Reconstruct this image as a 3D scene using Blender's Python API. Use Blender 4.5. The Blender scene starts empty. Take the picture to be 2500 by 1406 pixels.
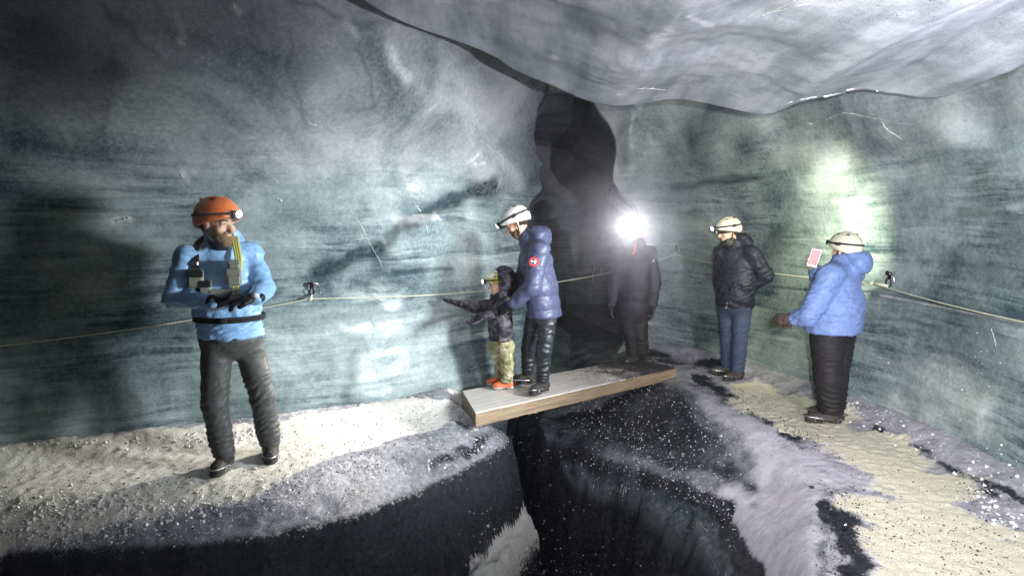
import bpy, math, random
import numpy as np
from mathutils import Vector, Matrix
from mathutils.bvhtree import BVHTree

# ------------------------------------------------------------------ camera, sky, exposure
scene = bpy.context.scene
COL = scene.collection
PI = math.pi
F = 1500.0
CAM = np.array([0.0, 0.0, 1.63])
PITCH = math.atan(148.0 / F)
cam_data = bpy.data.cameras.new('camera')
cam = bpy.data.objects.new('camera', cam_data)
COL.objects.link(cam)
cam.location = CAM
cam.rotation_euler = (PI / 2 - PITCH, 0, 0)
cam_data.sensor_width = 36
cam_data.lens = 36 * F / 2500
cam_data.clip_start = 0.05
cam_data.clip_end = 500
scene.camera = cam

world = bpy.data.worlds.new('World')
scene.world = world
world.use_nodes = True
wn = world.node_tree.nodes
sky = wn.new('ShaderNodeTexSky')
sky.sky_type = 'NISHITA'
sky.sun_disc = False
sky.sun_elevation = math.radians(1.5)
sky.sun_rotation = math.radians(200)
world.node_tree.links.new(sky.outputs[0], wn['Background'].inputs[0])
wn['Background'].inputs[1].default_value = 0.08
scene.view_settings.view_transform = 'Standard'
scene.view_settings.look = 'None'
scene.view_settings.exposure = 0.22
scene.view_settings.gamma = 1.0
scene.cycles.max_bounces = 6
scene.cycles.diffuse_bounces = 3
scene.cycles.glossy_bounces = 2
scene.cycles.transmission_bounces = 2
scene.cycles.volume_bounces = 0
scene.cycles.sample_clamp_indirect = 4.0
scene.cycles.use_denoising = True
rng = np.random.default_rng(7)

# ------------------------------------------------------------------ helpers
cp, sp = math.cos(PITCH), math.sin(PITCH)


def ray(u, v):
    """pixel of the 2500 px wide photograph -> world direction with y = 1"""
    a = (np.asarray(u, float) - 1250) / F
    b = (703 - np.asarray(v, float)) / F
    y = cp + b * sp
    z = -sp + b * cp
    return np.stack([a / y, np.ones_like(y), z / y], -1)


def at_y(u, v, Y):
    return CAM + ray(u, v) * np.asarray(Y, float)[..., None]


def at_z(u, v, z):
    r = ray(u, v)
    t = (z - CAM[2]) / r[..., 2]
    return CAM + r * t[..., None]


def project(P):
    d = P - CAM
    xc = d[..., 0]
    yc = d[..., 1] * sp + d[..., 2] * cp
    zc = d[..., 1] * cp - d[..., 2] * sp
    zc = np.where(zc > 0.05, zc, 0.05)
    return 1250 + F * xc / zc, 703 - F * yc / zc


_tab = np.random.default_rng(11).random(4096)


def vnoise(p, seed=0):
    """smooth value noise in [0,1]; p (...,3)"""
    p = np.asarray(p, float)
    i = np.floor(p).astype(np.int64)
    f = p - i
    f = f * f * (3 - 2 * f)
    out = 0
    for dx in (0, 1):
        wx = f[..., 0] if dx else 1 - f[..., 0]
        for dy in (0, 1):
            wy = f[..., 1] if dy else 1 - f[..., 1]
            for dz in (0, 1):
                wz = f[..., 2] if dz else 1 - f[..., 2]
                h = ((i[..., 0] + dx) * 73856093) ^ ((i[..., 1] + dy) * 19349663) ^ ((i[..., 2] + dz) * 83492791) ^ (seed * 2654435)
                h = (h ^ (h >> 13)) * 1274126177
                out = out + _tab[(h >> 7) & 4095] * wx * wy * wz
    return out


def fbm(p, oct=3, seed=0):
    s = 0
    a = 1
    t = 0
    for k in range(oct):
        s = s + a * (vnoise(p * (2.03 ** k), seed + k) - 0.5)
        t += a
        a *= 0.5
    return s / t * 2


def smooth(x, a=0.0, b=1.0):
    t = np.clip((x - a) / (b - a), 0, 1)
    return t * t * (3 - 2 * t)


def catmull(P, n, closed=False):
    P = np.asarray(P, float)
    m = len(P)
    if closed:
        idx = lambda k: k % m
        t = np.linspace(0, m, n, endpoint=False)
    else:
        idx = lambda k: np.clip(k, 0, m - 1)
        t = np.linspace(0, m - 1 - 1e-9, n)
    i = np.floor(t).astype(int)
    f = (t - i)[:, None]
    p0, p1, p2, p3 = P[idx(i - 1)], P[idx(i)], P[idx(i + 1)], P[idx(i + 2)]
    return 0.5 * (2 * p1 + (p2 - p0) * f + (2 * p0 - 5 * p1 + 4 * p2 - p3) * f ** 2 + (3 * p1 - p0 - 3 * p2 + p3) * f ** 3)


def inside_poly(x, y, poly):
    c = np.zeros(np.shape(x), bool)
    n = len(poly)
    for k in range(n):
        x1, y1 = poly[k]
        x2, y2 = poly[(k + 1) % n]
        if y1 == y2:
            continue
        hit = ((y1 > y) != (y2 > y)) & (x < (x2 - x1) * (y - y1) / (y2 - y1) + x1)
        c ^= hit
    return c


def seg_dist(x, y, line, closed=False):
    d = np.full(np.shape(x), 1e9)
    n = len(line)
    for k in range(n if closed else n - 1):
        x1, y1 = line[k]
        x2, y2 = line[(k + 1) % n]
        dx, dy = x2 - x1, y2 - y1
        L = dx * dx + dy * dy + 1e-12
        t = np.clip(((x - x1) * dx + (y - y1) * dy) / L, 0, 1)
        d = np.minimum(d, np.hypot(x - x1 - t * dx, y - y1 - t * dy))
    return d


def signed(x, y, poly):
    d = seg_dist(x, y, poly, True)
    return np.where(inside_poly(x, y, poly), d, -d)


def make_mesh(name, V, Fq, mat=None, smooth_shade=True):
    V = np.ascontiguousarray(V, np.float32)
    Fq = np.ascontiguousarray(Fq, np.int32)
    me = bpy.data.meshes.new(name)
    k = Fq.shape[1]
    me.vertices.add(len(V))
    me.vertices.foreach_set('co', V.ravel())
    me.loops.add(Fq.size)
    me.loops.foreach_set('vertex_index', Fq.ravel())
    me.polygons.add(len(Fq))
    me.polygons.foreach_set('loop_start', np.arange(0, Fq.size, k, dtype=np.int32))
    me.polygons.foreach_set('loop_total', np.full(len(Fq), k, np.int32))
    me.polygons.foreach_set('use_smooth', np.full(len(Fq), smooth_shade, bool))
    me.update(calc_edges=True)
    me.validate()
    if mat:
        me.materials.append(mat)
    return me


def link(name, me, parent=None, **props):
    o = bpy.data.objects.new(name, me)
    COL.objects.link(o)
    if parent is not None:
        o.parent = parent
    for k, v in props.items():
        o[k] = v
    return o


def thing(name, label, cat, loc=(0, 0, 0), rz=0, group=None):
    o = bpy.data.objects.new(name, None)
    COL.objects.link(o)
    o.location = loc
    o.rotation_euler = (0, 0, rz)
    o.empty_display_size = 0.1
    o['label'] = label
    o['category'] = cat
    if group:
        o['group'] = group
    return o


def grid_faces(nu, nv, wrap_u=False):
    i = np.arange(nu if wrap_u else nu - 1)
    j = np.arange(nv - 1)
    I, J = np.meshgrid(i, j, indexing='ij')
    I2 = (I + 1) % nu
    a = I * nv + J
    b = I2 * nv + J
    return np.stack([a, b, b + 1, a + 1], -1).reshape(-1, 4)


def color_attr(me, name, rgba):
    at = me.color_attributes.new(name, 'FLOAT_COLOR', 'POINT')
    at.data.foreach_set('color', np.ascontiguousarray(rgba, np.float32).ravel())


def tube(path, r, n=8, closed=False, cap=True):
    path = np.asarray(path, float)
    m = len(path)
    r = np.broadcast_to(np.asarray(r, float), (m,))
    T = np.gradient(path, axis=0)
    if closed:
        T = np.roll(path, -1, 0) - np.roll(path, 1, 0)
    T /= np.linalg.norm(T, axis=1)[:, None] + 1e-12
    up = np.array([0, 0, 1.0]) if abs(T[0, 2]) < 0.9 else np.array([1.0, 0, 0])
    N = np.zeros_like(T)
    nrm = np.cross(T[0], up)
    nrm /= np.linalg.norm(nrm)
    for k in range(m):
        nrm = nrm - T[k] * (nrm @ T[k])
        nrm /= np.linalg.norm(nrm) + 1e-12
        N[k] = nrm
    B = np.cross(T, N)
    a = np.linspace(0, 2 * PI, n, endpoint=False)
    V = path[:, None] + r[:, None, None] * (np.cos(a)[None, :, None] * N[:, None] + np.sin(a)[None, :, None] * B[:, None])
    V = V.reshape(-1, 3)
    fs = []
    for i in range(m if closed else m - 1):
        i2 = (i + 1) % m
        for j in range(n):
            j2 = (j + 1) % n
            fs.append((i * n + j, i * n + j2, i2 * n + j2, i2 * n + j))
    if cap and not closed:
        c0 = len(V)
        V = np.vstack([V, path[0], path[-1]])
        for j in range(n):
            j2 = (j + 1) % n
            fs.append((c0, j2, j, j))
            fs.append((c0 + 1, (m - 1) * n + j, (m - 1) * n + j2, (m - 1) * n + j2))
    return V, fs


class MB:
    """collects pieces of ONE mesh object"""

    def __init__(s):
        s.V = []
        s.F = []
        s.n = 0

    def add(s, V, fs):
        s.V.append(np.asarray(V, float))
        s.F += [tuple(dict.fromkeys(int(i) + s.n for i in f)) for f in fs]
        s.n += len(V)

    def tube(s, *a, **k):
        s.add(*tube(*a, **k))

    def box(s, c, half, R=None, bev=0.0):
        c = np.asarray(c, float)
        h = np.asarray(half, float)
        if bev <= 0:
            P = np.array([[x, y, z] for x in (-1, 1) for y in (-1, 1) for z in (-1, 1)], float) * h
            fs = [(0, 1, 3, 2), (4, 6, 7, 5), (0, 4, 5, 1), (2, 3, 7, 6), (0, 2, 6, 4), (1, 5, 7, 3)]
        else:
            P = []
            for x in (-1, 1):
                for y in (-1, 1):
                    for z in (-1, 1):
                        P += [[x * h[0], y * (h[1] - bev), z * (h[2] - bev)], [x * (h[0] - bev), y * h[1], z * (h[2] - bev)], [x * (h[0] - bev), y * (h[1] - bev), z * h[2]]]
            P = np.array(P)
            I = lambda x, y, z, k: ((x * 2 + y) * 2 + z) * 3 + k
            fs = []
            for a in (0, 1):
                fs.append([I(a, 0, 0, 0), I(a, 0, 1, 0), I(a, 1, 1, 0), I(a, 1, 0, 0)][::(1 if a == 0 else -1)])
                fs.append([I(0, a, 0, 1), I(1, a, 0, 1), I(1, a, 1, 1), I(0, a, 1, 1)][::(1 if a == 0 else -1)])
                fs.append([I(0, 0, a, 2), I(0, 1, a, 2), I(1, 1, a, 2), I(1, 0, a, 2)][::(1 if a == 0 else -1)])
            for a in (0, 1):
                for b in (0, 1):
                    fs.append([I(0, a, b, 1), I(1, a, b, 1), I(1, a, b, 2), I(0, a, b, 2)])
                    fs.append([I(a, 0, b, 0), I(a, 1, b, 0), I(a, 1, b, 2), I(a, 0, b, 2)])
                    fs.append([I(a, b, 0, 0), I(a, b, 1, 0), I(a, b, 1, 1), I(a, b, 0, 1)])
                    for cc in (0, 1):
                        fs.append([I(a, b, cc, 0), I(a, b, cc, 1), I(a, b, cc, 2)])
        if R is not None:
            P = P @ np.asarray(R).T
        s.add(P + c, fs)

    def ball(s, c, rad, n=8, m=6, R=None):
        th = np.linspace(0, 2 * PI, n, endpoint=False)
        ph = np.linspace(0, PI, m)
        P = np.array([[math.sin(p) * math.cos(t), math.sin(p) * math.sin(t), math.cos(p)] for p in ph for t in th]) * np.asarray(rad)
        if R is not None:
            P = P @ np.asarray(R).T
        fs = [(i * n + j, i * n + (j + 1) % n, (i + 1) * n + (j + 1) % n, (i + 1) * n + j) for i in range(m - 1) for j in range(n)]
        s.add(P + np.asarray(c, float), fs)

    def build(s, name, mat, parent=None, shade=True, **props):
        V = np.vstack(s.V)
        me = bpy.data.meshes.new(name)
        me.from_pydata(V.tolist(), [], [f for f in s.F if len(f) >= 3])
        me.validate()
        import bmesh
        bm = bmesh.new()
        bm.from_mesh(me)
        bmesh.ops.recalc_face_normals(bm, faces=bm.faces)
        bm.to_mesh(me)
        bm.free()
        if shade:
            for p in me.polygons:
                p.use_smooth = True
        me.materials.append(mat)
        return link(name, me, parent, **props)


# ------------------------------------------------------------------ materials
class NT:
    def __init__(s, name):
        s.m = bpy.data.materials.new(name)
        s.m.use_nodes = True
        s.t = s.m.node_tree
        s.b = s.t.nodes['Principled BSDF']

    def n(s, typ, **kw):
        nd = s.t.nodes.new('ShaderNode' + typ)
        for k, v in kw.items():
            if k in nd.inputs.keys():
                nd.inputs[k].default_value = v
            else:
                setattr(nd, k, v)
        return nd

    def l(s, a, b):
        s.t.links.new(a, b)

    def coord(s, scale=(1, 1, 1), rot=(0, 0, 0)):
        c = s.n('TexCoord')
        mp = s.n('Mapping')
        mp.inputs['Scale'].default_value = scale
        mp.inputs['Rotation'].default_value = rot
        s.l(c.outputs['Object'], mp.inputs['Vector'])
        return mp.outputs[0]

    def noise(s, vec, scale, detail=4, rough=0.55, dist=0.0):
        nd = s.n('TexNoise')
        nd.inputs['Scale'].default_value = scale
        nd.inputs['Detail'].default_value = detail
        nd.inputs['Roughness'].default_value = rough
        nd.inputs['Distortion'].default_value = dist
        s.l(vec, nd.inputs['Vector'])
        return nd.outputs['Fac']

    def ramp(s, fac, stops, interp='LINEAR'):
        r = s.n('ValToRGB')
        r.color_ramp.interpolation = interp
        e = r.color_ramp.elements
        while len(e) < len(stops):
            e.new(0.5)
        for k, (p, c) in enumerate(stops):
            e[k].position = p
            e[k].color = (c, c, c, 1) if np.isscalar(c) else (*c, 1)
        s.l(fac, r.inputs[0])
        return r.outputs[0]

    def mix(s, fac, a, b, mode='MIX'):
        m = s.n('MixRGB')
        m.blend_type = mode
        for k, v in ((0, fac), (1, a), (2, b)):
            if hasattr(v, 'is_linked'):
                s.l(v, m.inputs[k])
            else:
                m.inputs[k].default_value = v if k == 0 else (*v, 1)
        return m.outputs[0]

    def math(s, op, a, b=0.0, clamp=False):
        m = s.n('Math', operation=op)
        m.use_clamp = clamp
        for k, v in ((0, a), (1, b)):
            if hasattr(v, 'is_linked'):
                s.l(v, m.inputs[k])
            else:
                m.inputs[k].default_value = v
        return m.outputs[0]

    def bump(s, h, strength, dist, prev=None):
        b = s.n('Bump')
        b.inputs['Strength'].default_value = strength
        b.inputs['Distance'].default_value = dist
        s.l(h, b.inputs['Height'])
        if prev is not None:
            s.l(prev, b.inputs['Normal'])
        return b.outputs[0]

    def set(s, **kw):
        for k, v in kw.items():
            k = k.replace('_', ' ')
            if hasattr(v, 'is_linked'):
                s.l(v, s.b.inputs[k])
            else:
                s.b.inputs[k].default_value = (*v, 1) if isinstance(v, tuple) and len(v) == 3 else v
        return s.m


def cloth(name, col, col2=None, rough=0.7, scale=60, bump=0.25, sheen=0.0, spec=0.3, patches=None, pscale=14):
    t = NT(name)
    c = t.coord()
    n1 = t.noise(c, scale, 4, 0.6)
    n2 = t.noise(c, 7, 3, 0.5)
    col2 = col2 or tuple(x * 0.7 for x in col)
    base = t.mix(t.ramp(n1, [(0.35, 0.0), (0.65, 1.0)]), col, col2)
    if patches:
        for k, pc in enumerate(patches):
            cc = t.coord(rot=(k * 1.3, k * 0.7, k))
            base = t.mix(t.ramp(t.noise(cc, pscale, 2, 0.5, 0.6), [(0.54, 0.0), (0.58, 1.0)]), base, pc)
    b1 = t.bump(n2, bump, 0.02)
    b2 = t.bump(n1, bump * 0.6, 0.003, b1)
    return t.set(Base_Color=base, Roughness=rough, Normal=b2, Specular_IOR_Level=spec, Sheen_Weight=sheen)


def plain(name, col, rough=0.5, metal=0.0, spec=0.5, grain=0.15):
    t = NT(name)
    n = t.noise(t.coord(), 45, 4, 0.6)
    base = t.mix(t.ramp(n, [(0.3, 0.0), (0.7, 1.0)]), col, tuple(x * (1 - grain * 2) for x in col))
    return t.set(Base_Color=base, Roughness=rough, Metallic=metal, Specular_IOR_Level=spec, Normal=t.bump(n, 0.15, 0.002))


def emit(name, col, strength, base=(1, 1, 1)):
    t = NT(name)
    return t.set(Base_Color=base, Emission_Color=col, Emission_Strength=strength)


def ice_wall_mat():
    t = NT('layered glacier ice')
    c0 = t.coord()
    # warp so that the sediment layers wander a little
    warp = t.n('TexNoise')
    warp.inputs['Scale'].default_value = 0.7
    warp.inputs['Detail'].default_value = 2
    t.l(c0, warp.inputs['Vector'])
    add = t.n('VectorMath', operation='MULTIPLY_ADD')
    t.l(warp.outputs['Color'], add.inputs[0])
    add.inputs[1].default_value = (0.30, 0.30, 0.14)
    t.l(c0, add.inputs[2])

    def mp(scale, rot=(0, 0, 0)):
        m = t.n('Mapping')
        m.inputs['Scale'].default_value = scale
        m.inputs['Rotation'].default_value = rot
        t.l(add.outputs[0], m.inputs['Vector'])
        return m.outputs[0]
    streak = t.noise(mp((1.3, 1.3, 19), (0.03, 0.05, 0)), 1.0, 7, 0.66, 0.15)
    streak2 = t.noise(mp((4.0, 4.0, 70), (0.03, 0.04, 0)), 1.0, 5, 0.7, 0.1)
    cloud = t.noise(mp((1, 1, 1.3)), 1.1, 4, 0.55, 0.4)
    fine = t.noise(c0, 90, 3, 0.7)
    grit = t.noise(c0, 26, 5, 0.75)
    at = t.n('VertexColor', layer_name='mask')
    sep = t.n('SeparateColor')
    t.l(at.outputs['Color'], sep.inputs[0])
    lay = sep.outputs[0]   # how strongly layered
    dirt = sep.outputs[1]  # dark sediment bands
    frost = sep.outputs[2]  # milky, bubble-rich ice plus a painted pool of lamp light
    s1 = t.ramp(streak, [(0.38, 0.0), (0.62, 1.0)])
    s2 = t.ramp(streak2, [(0.35, 0.0), (0.65, 1.0)])
    lays = t.math('ADD', t.math('MULTIPLY', s1, 0.62), t.math('MULTIPLY', s2, 0.38))
    calm = t.ramp(t.noise(mp((0.9, 0.9, 2.6), (0.2, 0.1, 0)), 1.6, 3, 0.5), [(0.38, 0.15), (0.62, 1.0)])
    lays = t.mix(calm, (0.55, 0.55, 0.55), lays)
    cl = t.ramp(cloud, [(0.3, 0.0), (0.7, 1.0)])
    tone = t.mix(lay, t.math('ADD', t.math('MULTIPLY', cl, 0.55), 0.30), t.math('ADD', t.math('ADD', t.math('MULTIPLY', lays, 0.46), 0.06), t.math('MULTIPLY', cl, 0.44)))
    g = t.math('MULTIPLY', t.math('SUBTRACT', t.ramp(grit, [(0.3, 0.0), (0.7, 1.0)]), 0.5), 0.14)
    g2 = t.math('MULTIPLY', t.math('SUBTRACT', t.ramp(fine, [(0.3, 0.0), (0.7, 1.0)]), 0.5), 0.16)
    tone = t.math('ADD', t.math('ADD', tone, g), g2, True)
    col = t.ramp(tone, [(0.0, (0.006, 0.016, 0.024)), (0.3, (0.042, 0.070, 0.082)), (0.62, (0.22, 0.275, 0.280)), (1.0, (0.46, 0.525, 0.505))])
    col = t.mix(t.math('MULTIPLY', t.math('SUBTRACT', 1.0, lay), 0.8), col, (1.15, 0.95, 0.98), 'MULTIPLY')
    dn = t.math('MULTIPLY', dirt, t.ramp(grit, [(0.25, 0.35), (0.6, 1.0)]), True)
    col = t.mix(dn, col, (0.012, 0.022, 0.030))
    fr = t.math('MULTIPLY', frost, t.ramp(grit, [(0.2, 0.2), (0.7, 1.0)]), True)
    col = t.mix(fr, col, (0.62, 0.64, 0.62))
    rough = t.ramp(grit, [(0.3, 0.18), (0.7, 0.36)])
    b1 = t.bump(cloud, 0.35, 0.10)
    b2 = t.bump(grit, 0.16, 0.012, b1)
    b3 = t.bump(streak2, 0.12, 0.010, b2)
    b4 = t.bump(fine, 0.12, 0.004, b3)
    return t.set(Base_Color=col, Roughness=rough, Normal=b4, Specular_IOR_Level=0.45, IOR=1.31)


def ceiling_mat():
    t = NT('smooth grey ceiling ice')
    c0 = t.coord()
    c1 = t.coord((1.0, 0.45, 1), (0, 0, math.radians(-35)))
    cloud = t.noise(c1, 2.2, 5, 0.55, 0.5)
    diag = t.noise(t.coord((5, 0.8, 2), (0, 0, math.radians(-50))), 1.6, 5, 0.6)
    fine = t.noise(c0, 110, 3, 0.75)
    grit = t.noise(c0, 30, 4, 0.7)
    at = t.n('VertexColor', layer_name='mask')
    sep = t.n('SeparateColor')
    t.l(at.outputs['Color'], sep.inputs[0])
    tone = t.math('ADD', t.math('MULTIPLY', t.ramp(cloud, [(0.3, 0.0), (0.7, 1.0)]), 0.45), t.math('MULTIPLY', t.ramp(diag, [(0.35, 0.0), (0.65, 1.0)]), 0.30))
    tone = t.math('ADD', tone, t.math('MULTIPLY', t.ramp(fine, [(0.3, 0.0), (0.7, 1.0)]), 0.28), True)
    tone = t.math('ADD', tone, t.math('MULTIPLY', t.math('SUBTRACT', grit, 0.5), 0.35), True)
    col = t.ramp(tone, [(0.0, (0.11, 0.13, 0.15)), (0.45, (0.28, 0.30, 0.33)), (1.0, (0.55, 0.56, 0.61))])
    col = t.mix(t.math('MULTIPLY', sep.outputs[2], t.ramp(grit, [(0.3, 0.3), (0.65, 1.0)])), col, (0.75, 0.76, 0.80))
    # sparse dark specks of ash frozen in
    vo = t.n('TexVoronoi', Scale=22.0)
    t.l(c0, vo.inputs['Vector'])
    sp_ = t.math('MULTIPLY', t.ramp(vo.outputs['Distance'], [(0.06, 1.0), (0.11, 0.0)]), t.ramp(t.noise(c0, 2.3, 2), [(0.5, 0.0), (0.6, 1.0)]))
    col = t.mix(sp_, col, (0.03, 0.035, 0.05))
    b1 = t.bump(cloud, 0.15, 0.06)
    b2 = t.bump(grit, 0.3, 0.010, b1)
    b3 = t.bump(fine, 0.35, 0.004, b2)
    return t.set(Base_Color=col, Roughness=0.5, Normal=b3, Specular_IOR_Level=0.35, IOR=1.31)


def ground_mat():
    t = NT('trodden snow ice and volcanic grit')
    c0 = t.coord()
    at = t.n('VertexColor', layer_name='mask')
    sep = t.n('SeparateColor')
    t.l(at.outputs['Color'], sep.inputs[0])
    big = t.noise(c0, 5, 5, 0.65)
    mid = t.noise(c0, 28, 5, 0.75)
    fine = t.noise(c0, 120, 3, 0.8)
    nz = t.math('ADD', t.math('MULTIPLY', t.math('SUBTRACT', mid, 0.5), 1.1), t.math('MULTIPLY', t.math('SUBTRACT', fine, 0.5), 0.9))
    snow = t.ramp(t.math('ADD', sep.outputs[0], nz), [(0.32, 0.0), (0.58, 1.0)])
    dark = t.ramp(t.math('ADD', sep.outputs[1], t.math('ADD', nz, t.math('MULTIPLY', t.math('SUBTRACT', big, 0.5), 1.1))), [(0.30, 0.0), (0.66, 1.0)])
    tan = sep.outputs[2]
    at2 = t.n('VertexColor', layer_name='mask2')
    sep2 = t.n('SeparateColor')
    t.l(at2.outputs['Color'], sep2.inputs[0])
    pale = sep2.outputs[0]
    # clear blue-grey ice as the base
    icec = t.ramp(t.math('ADD', t.math('MULTIPLY', big, 0.6), t.math('MULTIPLY', mid, 0.4)), [(0.38, (0.022, 0.034, 0.042)), (0.5, (0.06, 0.078, 0.09)), (0.62, (0.13, 0.15, 0.165))])
    palec = t.ramp(t.math('ADD', t.math('MULTIPLY', big, 0.5), t.math('MULTIPLY', t.math('ADD', mid, fine), 0.25)), [(0.36, (0.30, 0.29, 0.33)), (0.5, (0.50, 0.48, 0.55)), (0.62, (0.64, 0.62, 0.68))])
    pf = t.ramp(t.math('ADD', pale, t.math('MULTIPLY', t.math('ADD', nz, t.math('MULTIPLY', t.math('SUBTRACT', big, 0.5), 1.6)), 0.30)), [(0.12, 0.0), (0.88, 1.0)])
    icec = t.mix(pf, icec, palec)
    snowc = t.mix(tan, (0.80, 0.78, 0.74), (0.78, 0.73, 0.56))
    snowc = t.mix(t.ramp(fine, [(0.30, 1.0), (0.48, 0.0)]), snowc, (0.30, 0.27, 0.20))
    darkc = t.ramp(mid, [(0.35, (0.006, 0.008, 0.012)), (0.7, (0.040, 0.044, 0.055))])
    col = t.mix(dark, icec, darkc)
    col = t.mix(snow, col, snowc)
    rough = t.mix(snow, t.mix(dark, (0.22,) * 3, (0.10,) * 3), (0.75,) * 3)
    b1 = t.bump(mid, 0.6, 0.025)
    b2 = t.bump(fine, 1.0, 0.010, b1)
    return t.set(Base_Color=col, Roughness=rough, Normal=b2, Specular_IOR_Level=0.5)


def wood_mat(tint=1.0):
    t = NT('sawn timber')
    c = t.coord((1.3, 22, 22))
    g = t.noise(c, 2.0, 6, 0.6, 0.6)
    f = t.noise(t.coord(), 60, 4, 0.7)
    col = t.ramp(g, [(0.3, (0.13, 0.09, 0.055)), (0.5, (0.27, 0.20, 0.125)), (0.75, (0.36, 0.28, 0.18))])
    col = t.mix(t.ramp(f, [(0.62, 0.0), (0.72, 0.8)]), col, (0.06, 0.045, 0.03))
    return t.set(Base_Color=col, Roughness=0.7, Normal=t.bump(g, 0.4, 0.006))


def wood_snow_mat():
    t = NT('frost and grit on planks')
    c = t.coord((1.5, 14, 14))
    g = t.noise(c, 2.0, 6, 0.6, 0.4)
    f = t.noise(t.coord(), 55, 5, 0.75)
    m = t.noise(t.coord(), 6, 4, 0.6)
    col = t.ramp(g, [(0.3, (0.50, 0.45, 0.40)), (0.6, (0.72, 0.68, 0.64))])
    # grit gathers towards the far end of the bridge
    sx = t.n('SeparateXYZ')
    tc = t.n('TexCoord')
    t.l(tc.outputs['Object'], sx.inputs[0])
    far = t.math('MULTIPLY', t.math('SUBTRACT', sx.outputs[0], 1.15), 0.55)
    k = t.math('ADD', t.math('ADD', far, t.math('MULTIPLY', t.math('SUBTRACT', f, 0.5), 1.6)), t.math('MULTIPLY', t.math('SUBTRACT', m, 0.5), 0.8))
    col = t.mix(t.ramp(k, [(0.25, 0.0), (0.5, 1.0)]), col, (0.035, 0.030, 0.030))
    return t.set(Base_Color=col, Roughness=0.6, Normal=t.bump(f, 0.5, 0.006))


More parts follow.
